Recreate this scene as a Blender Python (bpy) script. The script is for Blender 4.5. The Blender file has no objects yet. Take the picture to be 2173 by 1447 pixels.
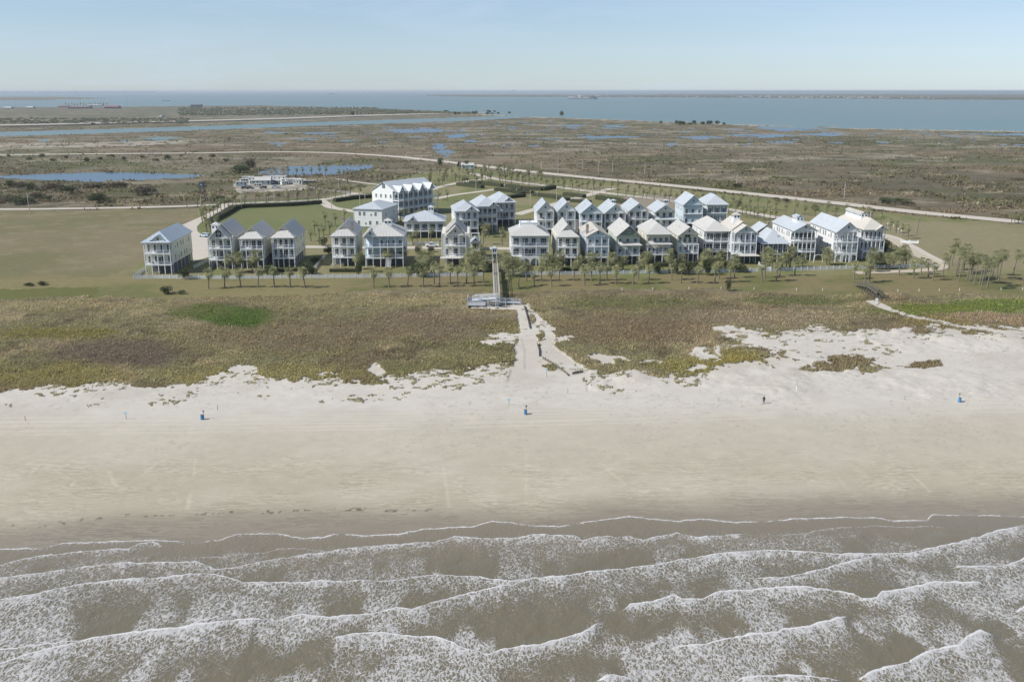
import bpy, math, random
import numpy as np
from mathutils import Vector
R = math.radians
random.seed(7); rng = np.random.RandomState(7)
scene = bpy.context.scene
COL = scene.collection
# ---------------------------------------------------------------- camera, sky, sun, exposure
CAM_H, FPX, CX, CY = 60.0, 2000.0, 1086.5, 723.5
PITCH = math.atan(531.0 / FPX)
cd = bpy.data.cameras.new('camera'); cam = bpy.data.objects.new('camera', cd); COL.objects.link(cam)
cam.location = (0, 0, CAM_H); cam.rotation_euler = (math.pi / 2 - PITCH, 0, 0)
cd.sensor_width = 36.0; cd.lens = 36.0 * FPX / 2173.0; cd.clip_start = 0.5; cd.clip_end = 400000
scene.camera = cam
SUN_EL = R(42); SUN_AZ = (-0.953, -0.303)
world = bpy.data.worlds.new('World'); scene.world = world; world.use_nodes = True
wn = world.node_tree; wn.nodes.clear()
wo = wn.nodes.new('ShaderNodeOutputWorld'); bg = wn.nodes.new('ShaderNodeBackground'); sk = wn.nodes.new('ShaderNodeTexSky')
sk.sky_type = 'NISHITA'; sk.sun_disc = False; sk.sun_elevation = SUN_EL
sk.sun_rotation = math.atan2(SUN_AZ[0], SUN_AZ[1]) % (2 * math.pi)
sk.altitude = 60; sk.air_density = 1.0; sk.dust_density = 0.25; sk.ozone_density = 1.2
hs = wn.nodes.new('ShaderNodeHueSaturation'); hs.inputs['Saturation'].default_value = 0.58
wn.links.new(sk.outputs[0], hs.inputs['Color']); tint = wn.nodes.new('ShaderNodeMix'); tint.data_type = 'RGBA'; tint.blend_type = 'MULTIPLY'; tint.inputs['Factor'].default_value = 1.0; tint.inputs['B'].default_value = (.66,.79,.98,1)
# thin cirrus streaks high over the whole sky
wg = wn.nodes.new('ShaderNodeTexCoord'); wm_ = wn.nodes.new('ShaderNodeMapping'); wm_.inputs['Scale'].default_value = (2.2, 2.2, 14); wm_.inputs['Rotation'].default_value = (.10, .06, .4); wn.links.new(wg.outputs['Generated'], wm_.inputs[0])
wz = wn.nodes.new('ShaderNodeTexNoise'); wz.inputs['Scale'].default_value = 1.6; wz.inputs['Detail'].default_value = 7; wz.inputs['Roughness'].default_value = .62; wz.inputs['Distortion'].default_value = .7; wn.links.new(wm_.outputs[0], wz.inputs['Vector'])
wr = wn.nodes.new('ShaderNodeMapRange'); wr.inputs['From Min'].default_value = .47; wr.inputs['From Max'].default_value = .80; wr.inputs['To Max'].default_value = .45; wn.links.new(wz.outputs['Fac'], wr.inputs['Value'])
wx_ = wn.nodes.new('ShaderNodeMix'); wx_.data_type = 'RGBA'; wn.links.new(wr.outputs[0], wx_.inputs['Factor']); wn.links.new(hs.outputs[0], wx_.inputs['A']); wx_.inputs['B'].default_value = (7.4,7.4,7.3,1)
wn.links.new(wx_.outputs['Result'], tint.inputs['A']); wn.links.new(tint.outputs['Result'], bg.inputs[0]); wn.links.new(bg.outputs[0], wo.inputs[0])
bg.inputs[1].default_value = 0.11
sd = bpy.data.lights.new('sun', 'SUN'); sd.energy = 4.8; sd.angle = R(0.53); sd.color = (1.0, 0.95, 0.88)
sun = bpy.data.objects.new('sun', sd); COL.objects.link(sun)
sdir = Vector((-SUN_AZ[0] * math.cos(SUN_EL), -SUN_AZ[1] * math.cos(SUN_EL), -math.sin(SUN_EL)))
sun.rotation_euler = sdir.to_track_quat('-Z', 'Y').to_euler(); sun.location = (-200, -40, 200)
vs = scene.view_settings; vs.view_transform = 'Standard'; vs.look = 'None'; vs.exposure = 0.22; vs.gamma = 1.0; vs.use_curve_mapping = False
scene.cycles.volume_step_rate = 10; scene.cycles.volume_bounces = 0
scene.cycles.max_bounces = 6; scene.cycles.diffuse_bounces = 3

# ---------------------------------------------------------------- survey: photo pixel (2173 wide) -> ground point
SP, CP = math.sin(PITCH), math.cos(PITCH)
def gp(px, py, z=0.0):
    v = CY - py; u = px - CX
    dy = FPX * CP + v * SP; dz = -FPX * SP + v * CP
    t = (z - CAM_H) / dz
    return (u * t, dy * t)
def proj(x, y, z=0.0):
    dz = z - CAM_H
    depth = y * CP - dz * SP
    up = y * SP + dz * CP
    return CX + FPX * x / depth, CY - FPX * up / depth
def pxm(py): return FPX / math.hypot(gp(CX, py)[1], CAM_H)

# ---------------------------------------------------------------- naming and tags
def tag(o, label=None, cat=None, group=None, kind=None):
    if label: o['label'] = label
    if cat: o['category'] = cat
    if group: o['group'] = group
    if kind: o['kind'] = kind
    return o
def empty(name, loc, rz=0.0, **k):
    o = bpy.data.objects.new(name, None); COL.objects.link(o)
    o.location = loc if len(loc) == 3 else (loc[0], loc[1], 0); o.rotation_euler = (0, 0, rz); o.empty_display_size = 0.5
    return tag(o, **k)
def link(name, me, parent=None, loc=None, rz=0.0, scale=None, **k):
    o = bpy.data.objects.new(name, me); COL.objects.link(o)
    if parent is not None: o.parent = parent
    if loc is not None: o.location = loc if len(loc) == 3 else (loc[0], loc[1], 0)
    if rz: o.rotation_euler = (0, 0, rz)
    if scale is not None: o.scale = scale
    return tag(o, **k)
def children_of(o): return list(o.children)
def copy_tree(o, parent=None, kids=None):
    c = o.copy(); COL.objects.link(c)
    if parent is not None: c.parent = parent
    for ch in (kids or children_of)(o): copy_tree(ch, c)
    return c
ORD = ['first','second','third','fourth','fifth','sixth','seventh','eighth','ninth','tenth','eleventh','twelfth','thirteenth','fourteenth','fifteenth','sixteenth','seventeenth','eighteenth','nineteenth','twentieth']
def ordw(i):
    if i < 20: return ORD[i]
    t = {20:'twenty',30:'thirty',40:'forty',50:'fifty',60:'sixty',70:'seventy'}
    n = i + 1; d = n // 10 * 10; r = n % 10
    if r == 0: return {20:'twentieth',30:'thirtieth',40:'fortieth',50:'fiftieth',60:'sixtieth',70:'seventieth'}[d]
    return t[d] + '-' + ORD[r - 1]

# ---------------------------------------------------------------- mesh collector
class MB:
    def __init__(s): s.v = []; s.f = []; s.n = 0
    def add(s, vs, fs):
        b = len(s.v); s.v.extend(vs); s.f.extend([tuple(i + b for i in f) for f in fs]); return s
    def box(s, x0, y0, z0, x1, y1, z1):
        return s.add([(x0,y0,z0),(x1,y0,z0),(x1,y1,z0),(x0,y1,z0),(x0,y0,z1),(x1,y0,z1),(x1,y1,z1),(x0,y1,z1)],
              [(0,3,2,1),(4,5,6,7),(0,1,5,4),(1,2,6,5),(2,3,7,6),(3,0,4,7)])
    def bar(s, p, q, w, h=None):
        h = h or w; p = Vector(p); q = Vector(q); d = (q - p)
        if d.length < 1e-6: return s
        d.normalize(); u = d.cross(Vector((0,0,1)))
        if u.length < 1e-3: u = Vector((1,0,0))
        u.normalize(); n = u.cross(d)
        c = [(-1,-1),(1,-1),(1,1),(-1,1)]; vs = []
        for e in (p, q):
            for a, b in c: vs.append(tuple(e + u * a * w / 2 + n * b * h / 2))
        return s.add(vs, [(0,3,2,1),(4,5,6,7),(0,1,5,4),(1,2,6,5),(2,3,7,6),(3,0,4,7)])
    def cyl(s, x, y, z0, z1, r0, r1=None, n=8, dx=0, dy=0):
        r1 = r0 if r1 is None else r1; vs = []
        for z, r, ox, oy in ((z0, r0, 0, 0), (z1, r1, dx, dy)):
            for i in range(n):
                a = 2*math.pi*i/n; vs.append((x+ox+r*math.cos(a), y+oy+r*math.sin(a), z))
        fs = [(i, (i+1)%n, n+(i+1)%n, n+i) for i in range(n)] + [tuple(range(n-1,-1,-1)), tuple(range(n, 2*n))]
        return s.add(vs, fs)
    def tube(s, pts, rad, n=7):
        vs = []; m = len(pts)
        for k, (p, r) in enumerate(zip(pts, rad)):
            p = Vector(p); a = Vector(pts[max(k-1,0)]); b = Vector(pts[min(k+1,m-1)]); d = (b-a).normalized()
            u = d.cross(Vector((0,1,0.01))).normalized(); w = d.cross(u)
            for i in range(n):
                t = 2*math.pi*i/n; vs.append(tuple(p + u*r*math.cos(t) + w*r*math.sin(t)))
        fs = [(k*n+i, k*n+(i+1)%n, (k+1)*n+(i+1)%n, (k+1)*n+i) for k in range(m-1) for i in range(n)]
        fs += [tuple(range(n-1,-1,-1)), tuple(range((m-1)*n, m*n))]
        return s.add(vs, fs)
    def prism(s, poly, d):       # polygon (list of 3D), extruded by vector d
        n = len(poly); d = Vector(d)
        vs = [tuple(p) for p in poly] + [tuple(Vector(p)+d) for p in poly]
        return s.add(vs, [tuple(range(n)), tuple(range(2*n-1, n-1, -1))] + [(i, n+i, n+(i+1)%n, (i+1)%n) for i in range(n)])
    def mesh(s, name, m):
        me = bpy.data.meshes.new(name); me.from_pydata(s.v, [], s.f); me.materials.append(m); me.update(); return me
    def build(s, name, m, parent=None, **k): return link(name, s.mesh(name, m), parent, **k)
def fast_mesh(name, verts, faces, m, attrs=None, smooth=False):
    me = bpy.data.meshes.new(name); nv = len(verts); nf, k = faces.shape
    me.vertices.add(nv); me.vertices.foreach_set('co', np.asarray(verts, np.float32).ravel())
    me.loops.add(nf*k); me.loops.foreach_set('vertex_index', faces.astype(np.int32).ravel())
    me.polygons.add(nf); me.polygons.foreach_set('loop_start', np.arange(0, nf*k, k, dtype=np.int32))
    me.polygons.foreach_set('loop_total', np.full(nf, k, np.int32))
    if smooth: me.polygons.foreach_set('use_smooth', np.ones(nf, bool))
    for nme, (typ, arr) in (attrs or {}).items():
        a = me.attributes.new(nme, typ, 'POINT')
        a.data.foreach_set('color' if 'COLOR' in typ else 'value', np.asarray(arr, np.float32).ravel())
    me.update(calc_edges=True); me.materials.append(m); return me

# ---------------------------------------------------------------- numpy noise (world space)
_perm = np.random.RandomState(3).rand(1 << 16).astype(np.float32)
def vnoise(x, y, seed=0):
    xi = np.floor(x).astype(np.int64); yi = np.floor(y).astype(np.int64); fx = x - xi; fy = y - yi
    fx = fx*fx*(3-2*fx); fy = fy*fy*(3-2*fy)
    def h(a, b): return _perm[((a*73856093) ^ (b*19349663) ^ (seed*83492791)) & 0xffff]
    return (h(xi,yi)*(1-fx)+h(xi+1,yi)*fx)*(1-fy) + (h(xi,yi+1)*(1-fx)+h(xi+1,yi+1)*fx)*fy
def fbm(x, y, scale, octv=4, seed=0, sy=1.0):
    s = 0; a = 1.0; t = 0; x = x/scale; y = y/(scale*sy)
    for o in range(octv):
        s = s + a*vnoise(x, y, seed+o*7); t += a; a *= 0.55; x = x*2.03+17.1; y = y*2.03+5.3
    return s/t
def sstep(a, b, x):
    t = np.clip((x-a)/(b-a), 0, 1); return t*t*(3-2*t)
def inpoly(px, py, poly):
    m = np.zeros(px.shape, bool); n = len(poly); j = n-1
    for i in range(n):
        xi, yi = poly[i]; xj, yj = poly[j]
        if yi != yj:
            c = ((yi > py) != (yj > py)) & (px < (xj-xi)*(py-yi)/(yj-yi)+xi); m ^= c
        j = i
    return m
def segdist(X, Y, pts):
    d = np.full(X.shape, 1e9)
    for (x0,y0),(x1,y1) in zip(pts[:-1], pts[1:]):
        dx, dy = x1-x0, y1-y0; L = dx*dx+dy*dy+1e-9
        t = np.clip(((X-x0)*dx+(Y-y0)*dy)/L, 0, 1)
        d = np.minimum(d, np.hypot(X-x0-t*dx, Y-y0-t*dy))
    return d
def lin(c, k=1.0):
    c = np.array(c, float)/255.0
    return np.where(c <= 0.04045, c/12.92, ((c+0.055)/1.055)**2.4)*k
ALB = 1/1.35         # how bright a horizontal sunlit surface shows against its own colour

# ---------------------------------------------------------------- materials
def nodes(name):
    m = bpy.data.materials.new(name); m.use_nodes = True; nt = m.node_tree
    b = nt.nodes['Principled BSDF']; return m, nt, b
def N(nt, t, **k):
    n = nt.nodes.new(t)
    for a, v in k.items():
        if hasattr(n, a): setattr(n, a, v)
    return n
def math_(nt, op, a, b=None, c=None, clamp=False):
    n = nt.nodes.new('ShaderNodeMath'); n.operation = op; n.use_clamp = clamp
    for i, v in enumerate((a, b, c)):
        if v is None: continue
        if isinstance(v, (int, float)): n.inputs[i].default_value = v
        else: nt.links.new(v, n.inputs[i])
    return n.outputs[0]
def noise_(nt, vec, scale, detail=4, rough=0.55, dist=0.0):
    n = nt.nodes.new('ShaderNodeTexNoise'); n.inputs['Scale'].default_value = scale; n.inputs['Detail'].default_value = detail
    n.inputs['Roughness'].default_value = rough; n.inputs['Distortion'].default_value = dist
    if vec is not None: nt.links.new(vec, n.inputs['Vector'])
    return n.outputs['Fac'], n.outputs['Color']
def sat(nt, col, v, s=1.0):
    h = nt.nodes.new('ShaderNodeHueSaturation'); nt.links.new(v, h.inputs['Value'])
    h.inputs['Saturation'].default_value = s
    if hasattr(col, 'links'): nt.links.new(col, h.inputs['Color'])
    else: h.inputs['Color'].default_value = (*col, 1)
    return h.outputs[0]
MATS = {}
def mat(name, rgb, rough=0.7, var=0.15, scale=1.5, bump=0.0, bscale=8.0, metal=0.0, spec=0.3, boards=None, seams=None):
    if name in MATS: return MATS[name]
    m, nt, b = nodes(name)
    tc = N(nt, 'ShaderNodeTexCoord'); o = tc.outputs['Object']
    f, _ = noise_(nt, o, scale, 5)
    f2, _ = noise_(nt, o, scale*6, 2)
    v = math_(nt, 'ADD', math_(nt, 'MULTIPLY', f, var*2), 1-var*1.3)
    v = math_(nt, 'ADD', v, math_(nt, 'MULTIPLY', f2, var*0.6))
    nt.links.new(sat(nt, rgb, v), b.inputs['Base Color'])
    b.inputs['Roughness'].default_value = rough; b.inputs['Metallic'].default_value = metal
    b.inputs['Specular IOR Level'].default_value = spec
    h = None
    if boards:                              # horizontal lap siding
        sp = N(nt, 'ShaderNodeSeparateXYZ'); nt.links.new(o, sp.inputs[0])
        h = math_(nt, 'FRACT', math_(nt, 'DIVIDE', sp.outputs['Z'], boards))
    elif bump: h, _ = noise_(nt, o, bscale, 4)
    if h is not None:
        bm = N(nt, 'ShaderNodeBump'); bm.inputs['Distance'].default_value = 0.03 if boards else bump
        bm.inputs['Strength'].default_value = 0.5 if boards else 0.6
        nt.links.new(h, bm.inputs['Height']); nt.links.new(bm.outputs[0], b.inputs['Normal'])
    MATS[name] = m; return m
# ================================================================ THE GROUND
def P(*a): return list(a)
SWASH = [(-900,1190),(-400,1178),(0,1163),(90,1163),(130,1152),(210,1149),(310,1145),(420,1149),(465,1145),(505,1132),(590,1131),(650,1142),(685,1139),(715,1131),(780,1136),(850,1132),(900,1121),(1000,1117),(1045,1105),(1086,1108),(1126,1114),(1186,1116),(1246,1106),(1336,1095),(1436,1105),(1486,1100),(1561,1107),(1626,1106),(1686,1100),(1786,1097),(1856,1097),(1896,1105),(1966,1102),(1976,1091),(2086,1092),(2173,1095),(2600,1085),(3200,1078)]
VEGEDGE = [(-1200,850),(0,832),(100,828),(200,820),(330,823),(420,800),(470,792),(560,802),(700,806),(800,808),(850,800),(900,792),(980,796),(1040,784),(1098,775),(1111,640),(1170,700),(1176,735),(1215,768),(1262,792),(1320,775),(1365,795),(1440,788),(1500,765),(1525,742),(1560,736),(1640,706),(1740,694),(1850,706),(1900,704),(2000,694),(2173,692),(3200,690)]
COAST = [(-1500,226),(0,228),(250,227),(420,225),(560,224),(700,228),(800,230),(900,234),(980,240),(1100,247),(1250,252),(1400,258),(1550,264),(1700,268),(1850,273),(2000,276),(2173,279),(3600,287)]
def ipl(px, pts):
    a = np.array(pts, float); return np.interp(px, a[:,0], a[:,1])
VILLAGE = P((296,560),(380,500),(440,470),(520,437),(700,415),(860,375),(980,352),(1100,372),(1300,388),(1500,408),(1700,430),(1950,460),(2300,487),(2500,640),(285,625))
LEFTFIELD = P((-1500,446),(0,446),(400,443),(470,440),(430,500),(330,590),(300,627),(0,627),(-1500,640))
PARK = P((455,433),(520,425),(700,418),(800,430),(770,470),(690,490),(430,490),(420,480),(500,440))
CANAL = P((-900,292),(0,280),(300,272),(600,262),(900,252),(1060,247),(1130,249),(1000,256),(700,266),(400,277),(0,290),(-900,303))
POND_A = P((-600,376),(0,373),(100,369),(200,366),(300,367),(440,371),(420,376),(300,381),(200,385),(100,382),(0,377),(-600,381))
POND_B = P((555,362),(600,353),(700,350),(793,350),(785,358),(740,366),(690,372),(600,374),(545,372))
MUDFLAT = P((-300,304),(0,303),(150,304),(300,300),(400,298),(480,296),(330,308),(150,314),(0,313),(-300,314))
BARE = P((1290,430),(1330,418),(1380,412),(1450,418),(1500,432),(1470,450),(1400,446),(1300,446))
POOLS = [(822,945,273,281),(920,945,302,322),(930,965,318,330),(1450,1560,289,295),(1560,1680,284,292),(1620,1760,268,277),(2072,2300,283,288),(640,690,281,285),(560,600,279,283),(80,105,296,301),(250,280,296,300),(306,375,291,297),(1285,1330,265,270),(1190,1240,265,268),(1230,1340,289,293),(1700,1800,283,288),(1640,1690,300,303),(950,985,285,293)]
# wet lines and driven tracks across the sand (photo px)
STREAKS = [[(940,985),(945,1020),(953,1075)],[(1255,962),(1300,1005),(1360,1052)],[(415,975),(408,1030),(396,1085)],[(1116,950),(1117,1010),(1115,1075)],[(1755,985),(1780,1015),(1800,1040)],[(1910,985),(1950,1020),(1975,1045)],[(1990,925),(2050,955),(2100,975)],[(2080,990),(2120,1020)],[(230,1000),(245,1030)],[(60,1010),(85,985)],[(160,1020),(130,1050)],[(330,985),(300,1010)],[(1540,945),(1570,975)],[(780,1010),(770,1040)]]
TRACKS = [[(-400,905),(300,897),(900,893),(1300,885),(1700,868),(2500,852)],[(-400,925),(300,915),(900,905),(1350,893),(1750,878),(2500,862)],[(-400,893),(300,888),(900,880),(1300,872),(1650,858),(2500,845)]]
HWY = [(-400,332),(0,329),(200,327),(430,325),(560,322.5),(700,324.5),(830,332),(930,342),(1000,350),(1100,362),(1250,377.5),(1400,391.5),(1550,407),(1750,428.5),(1950,451),(2140,469),(2400,495),(3000,555)]
RDL = [(-600,446),(0,444.5),(150,443),(300,440.5),(400,437.5),(480,434)]
CWY = [(-400,271),(0,266.5),(200,262),(400,257.5),(600,252),(800,245),(960,241),(1040,241)]
def wp(pts): return [gp(*p) for p in pts]
SAND_PATH = P((1000,645),(1112,646),(1120,649),(1150,677),(1168,701),(1180,713),(1176,736),(1208,759),(1245,786),(1245,830),(1070,830),(1085,784),(1112,784),(1113,747),(1107,718),(1101,689),(1094,658),(1000,654))
ISLES = [(1128,678,7,13),(1147,714,9,13),(1144,742,5,12),(1172,779,22,8),(1585,757,58,21),(1790,768,78,19),(1420,772,90,24),(1955,768,42,8),(1300,788,45,12),(1620,690,60,12),(2080,705,30,8),(1870,698,60,7),(1960,705,35,9),(2110,702,40,5)]
HOLES = [(513,784,24,13),(806,782,14,12),(700,789,24,4),(1075,716,40,7),(1040,722,26,6),(1560,700,45,8),(1540,714,25,4),(1385,765,25,10),(1295,760,30,10),(1480,752,22,10),(1590,718,30,9),(1205,716,22,5)]
def ground_eval(X, Y):
    """colour, vegetation, ripple, wetness and height of the ground at world points"""
    px, py = proj(X, Y)
    n1 = fbm(X, Y, 14, 5, 1); n2 = fbm(X, Y, 14, 5, 2); nf = fbm(X, Y, 2.2, 4, 3); nb = fbm(X, Y, 60, 4, 4); nh = fbm(X, Y, 260, 4, 5)
    nm = fbm(X, Y, 6, 4, 6)
    sc = np.clip(pxm_arr(Y), 0.05, 20)             # photo px per metre there
    vfor = np.clip(CAM_H/np.hypot(Y, CAM_H), 0.004, 1)
    wx = px + (n1-0.5)*16*np.minimum(sc, 14)*0.55 + (nf-0.5)*4*np.minimum(sc,12)*0.4
    wy = py + ((n2-0.5)*22 + (nf-0.5)*6)*sc*vfor*0.6
    def mixc(base, c, m): return base*(1-m[:,None]) + np.asarray(c)[None,:]*m[:,None]
    c = np.repeat(lin((114,106,85))[None,:], len(X), 0); veg = np.ones(len(X)); rip = np.zeros(len(X)); wet = np.zeros(len(X)); z = np.zeros(len(X))
    # marsh
    c = mixc(c, lin((94,90,66)), sstep(0.45, 0.62, nb)*0.75)
    c = mixc(c, lin((146,136,114)), sstep(0.52, 0.68, nh)*0.55)
    c = mixc(c, lin((104,108,74)), sstep(0.55, 0.7, fbm(X, Y, 120, 4, 9))*0.6)
    c = mixc(c, lin((152,142,118)), sstep(0.58, 0.75, fbm(X, Y, 24, 4, 10, 0.8))*0.6)
    c = mixc(c, lin((76,74,54)), sstep(0.6, 0.7, fbm(X, Y, 9, 3, 11))*0.6*(py < 470))
    q1 = fbm(X, Y, 45, 4, 12); q2 = fbm(X, Y, 160, 5, 13, .6)
    c = mixc(c, lin((128,114,92)), sstep(0.5, 0.66, q2)*.7); c = mixc(c, lin((96,96,64)), sstep(0.56, 0.68, q1)*.75); c = mixc(c, lin((158,148,124)), sstep(0.62, 0.74, fbm(X, Y, 33, 4, 14, .5))*.7)
    veg = np.where(py < 400, 0.7, 1.0)
    far = (py < 262) & (px < 1000)
    c = mixc(c, lin((118,116,100)), far*0.5)
    m = inpoly(wx, wy, LEFTFIELD); c[m] = mixc(np.repeat(lin((134,123,94))[None,:], m.sum(), 0), lin((116,114,76)), sstep(0.4,0.65,nb[m])*0.8); veg[m] = 0.35
    m2 = sstep(0.5,0.7,nm)*m; c = mixc(c, lin((148,138,108)), m2*0.5)
    # mown lawns of the village, the lawn strip and the right-hand field
    m = inpoly(wx, wy, VILLAGE); g = np.repeat(lin((131,129,88))[None,:], m.sum(), 0)
    g = mixc(g, lin((112,121,70)), sstep(0.42,0.62,n1[m])*0.7); g = mixc(g, lin((150,140,108)), sstep(0.56,0.7,fbm(X[m],Y[m],18,4,62,1.6))*.7); g = mixc(g, lin((146,138,104)), sstep(0.5,0.66,nb[m])*0.75)
    c[m] = g; veg[m] = 0.40
    m = inpoly(wx, wy, PARK); c[m] = mixc(c[m], lin((112,120,74)), np.full(m.sum(), .75))
    m = inpoly(wx, wy, P((498,385),(560,378),(650,380),(655,402),(560,409),(500,408))); c[m] = mixc(c[m], lin((186,178,162)), .5+.5*sstep(.4,.6,nm[m])); veg[m] = .05
    m = inpoly(wx, wy, P((1100,447),(1170,436),(1250,440),(1330,455),(1330,500),(1100,500))); c[m] = mixc(c[m], lin((140,132,92)), np.full(m.sum(), .6))
    m = inpoly(wx, wy, BARE); c[m] = lin((150,139,121)); veg[m] = .1
    m = (wy > 585) & (py < 640); c[m] = mixc(mixc(np.repeat(lin((134,123,87))[None,:], m.sum(), 0), lin((114,115,70)), sstep(0.4,0.62,n1[m])), lin((140,130,90)), sstep(0.5,0.65,nb[m])*.7); veg[m] = .40
    m = (wy > 612) & (wx < 220) & (wy < 640); c[m] = lin((106,108,56))
    m = inpoly(wx, wy, P((1880,583),(2600,560),(2600,480),(1900,470))); c[m] = mixc(c[m], lin((146,136,106)), np.full(m.sum(), .6))
    # dunes
    top = ipl(px, [(-1500,640),(0,630),(200,629),(420,632),(640,628),(800,612),(980,615),(1100,617),(1300,616),(1500,612),(1640,618),(1820,620),(2173,622),(3500,622)])
    dune = (wy > top + 2) & (py < 900)
    g = np.repeat(lin((125,119,90))[None,:], dune.sum(), 0); a = dune
    g = mixc(g, lin((146,134,108)), sstep(0.5,0.62,n2[a])*.8); g = mixc(g, lin((112,109,72)), sstep(0.48,0.62,nb[a])*.55); g = mixc(g, lin((114,102,80)), sstep(0.52,0.62,fbm(X[a],Y[a],35,4,21))*.75)
    g = mixc(g, lin((92,84,66)), sstep(0.6,0.72,nm[a])*.6)
    c[a] = g; veg[a] = 1.0
    topband = dune & (py < top + 34); c[topband] = mixc(c[topband], lin((148,136,106)), sstep(0.35,0.65,n1[topband])*.6)
    def blob(cx, cy, rx, ry, col, k=1.0, soft=.35):
        nonlocal c
        d = np.hypot((wx-cx)/rx, (wy-cy)/ry); mm = sstep(1+soft, 1-soft, d)*k*dune; c = mixc(c, lin(col), mm)
    blob(240,750,150,30,(108,97,82)); blob(900,690,160,30,(122,110,90),.75); blob(620,715,220,34,(120,107,86),.7); blob(500,672,75,22,(82,98,48)); blob(430,662,70,14,(96,104,58),.8)
    blob(120,705,140,14,(118,110,66),.8); blob(560,790,250,16,(132,124,84),.7); blob(100,800,160,24,(126,118,78),.8); blob(1330,700,180,30,(118,104,82),.75); blob(1640,672,200,22,(132,120,98),.7)
    blob(1480,775,90,20,(126,119,76),.8); blob(1570,765,60,20,(128,118,70),.9); blob(2120,650,160,14,(98,110,54),.9); blob(1980,655,120,14,(104,110,56),.9); blob(1990,682,90,12,(126,115,78),.7); blob(2140,676,110,9,(138,122,98),.9)
    blob(1700,635,120,10,(96,100,62),.8); blob(1330,640,150,10,(104,104,68),.7); blob(1060,690,50,10,(112,104,66),.6)
    for (px0,py0,r0,r1) in ((1130,640,60,12),(700,640,300,10)): blob(px0,py0,r0,r1,(140,130,98),.5)
    # sand of the beach
    edge = ipl(wx, VEGEDGE)
    k = (wy + (nf-.5)*20 + (nm-.5)*22 - edge)
    sandm = (k > 0) & (py > 640)
    for (a_, b_, rx, ry) in ISLES: sandm &= ~(np.hypot((wx-a_)/rx, (wy-b_)/ry) + (nf-.5)*1.5 + (nm-.5)*1.5 < 1)
    for (a_, b_, rx, ry) in HOLES: sandm |= (np.hypot((wx-a_)/rx, (wy-b_)/ry) + (nf-.5)*1.8 + (nm-.5)*1.2 < 1)
    sandm |= inpoly(px + (nf-.5)*6, py + (nf-.5)*4, SAND_PATH) & ~((np.hypot((px-1128)/7,(py-678)/13) + (nf-.5) < .95) | (np.hypot((px-1147)/9,(py-714)/13) + (nf-.5) < .95) | (np.hypot((px-1144)/4,(py-742)/12) + (nf-.5) < .95) | (np.hypot((px-1172)/22,(py-779)/7) + (nf-.5)*1.2 < .95))
    pd = segdist(X, Y, wp([(1850,640),(1880,655),(1920,668),(1970,680),(2040,693),(2110,703)])); sandm |= pd < 1.4 + nf
    s = sandm
    sand = np.repeat(lin((207,201,190))[None,:], s.sum(), 0)
    sand = mixc(sand, lin((192,184,170)), sstep(.45,.65,n1[s])*.5)
    low = sstep(850, 930, py[s] + (nb[s]-.5)*40 - (px[s]-1086)*-0.008); sand = mixc(sand, lin((192,184,166)), low)
    low2 = sstep(940, 1030, py[s] + (nb[s]-.5)*60); sand = mixc(sand, lin((183,175,154)), low2)
    sand = mixc(sand, lin((200,193,176)), sstep(.48,.72,fbm(X[s],Y[s],22,4,33,.7))*.5*sstep(880,930,py[s]))
    c[s] = sand; veg[s] = 0.0
    # thin grass speckle near the dune foot
    sp = s & (k < 42) & (nm > .53) & (fbm(X, Y, 1.1, 2, 40) > .62); c[sp] = lin((140,134,104)); veg[sp] = .8
    sand_b = fbm(X, Y, 1.5, 3, 201)*.6+fbm(X, Y, 7, 3, 202, .9)*.4; c = c*(1+((sand_b-.5)*.22*s*sstep(1110,1000,py))[:,None])
    fp = s*(fbm(X, Y, .7, 2, 203) > .72)*(fbm(X, Y, 12, 3, 204) > .5)*(py < 960); c = mixc(c, lin((170,163,150)), fp*.45)
    tr = np.zeros(len(X))
    for T in TRACKS: tr = np.maximum(tr, sstep(.55, .15, np.abs(segdist(X, Y, wp(T))-.9))*sstep(.3,.6,n1))
    c = mixc(c, lin((216,209,192)), tr*s*.5)
    st = np.zeros(len(X))
    for T in STREAKS: st = np.maximum(st, sstep(.36, .02, segdist(X, Y, wp(T)) + (n1-.5)*.5+(nf-.5)*.4)*sstep(.25,.5,nm))
    c = mixc(c, lin((208,200,180)), st*s*.45)
    rip = sstep(930, 1000, py + (nb-.5)*50)*s
    we = ipl(px, [(-900,1130),(0,1117),(150,1106),(390,1094),(500,1086),(650,1082),(950,1078),(1115,1084),(1300,1072),(1500,1068),(1750,1052),(2173,1052),(3200,1045)])
    wq = py + (n1-.5)*26 + (nf-.5)*5
    wet = sstep(-34, 34, wq-we)*s
    c = mixc(c, lin((148,139,122)), wet*.95)
    c = mixc(c, lin((140,128,112)), wet*sstep(.45,.7,fbm(X,Y,9,4,44,.2))*.35)
    deb = (np.abs(wq-we) < 3.5)*(fbm(X,Y,.6,2,50) > .7)*s*(px < 1000); c = mixc(c, lin((104,92,76)), deb*.8)
    # heights
    amp = dune*1.0*(~sandm) + 0.4*(sandm & (py < 850))
    soft = sstep(640, 665, py)*sstep(880, 840, py)
    z = soft*amp*((n1-.45)*1.6) + veg*(nf-.5)*.55*(py < 850)*np.where(py < 610, np.where(py < 440, 1.0, .15), 1.0)
    z = np.where((veg < .5) & (py < 640), 0, z)
    z = z + (sandm & (py < 860))*(np.maximum(n2-.5, 0)*2.2*sstep(870,830,py)*(px > 1250))
    path = inpoly(px, py, SAND_PATH); z = np.where(path, z*.2, z)
    rd = np.minimum(segdist(X, Y, wp(HWY))/7.0, np.minimum(segdist(X, Y, wp(RDL))/5.0, segdist(X, Y, wp(CWY))/36.0)); z = np.where(rd < 1.2, 0, z); veg = np.where(rd < 1.2, .1, veg)
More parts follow.
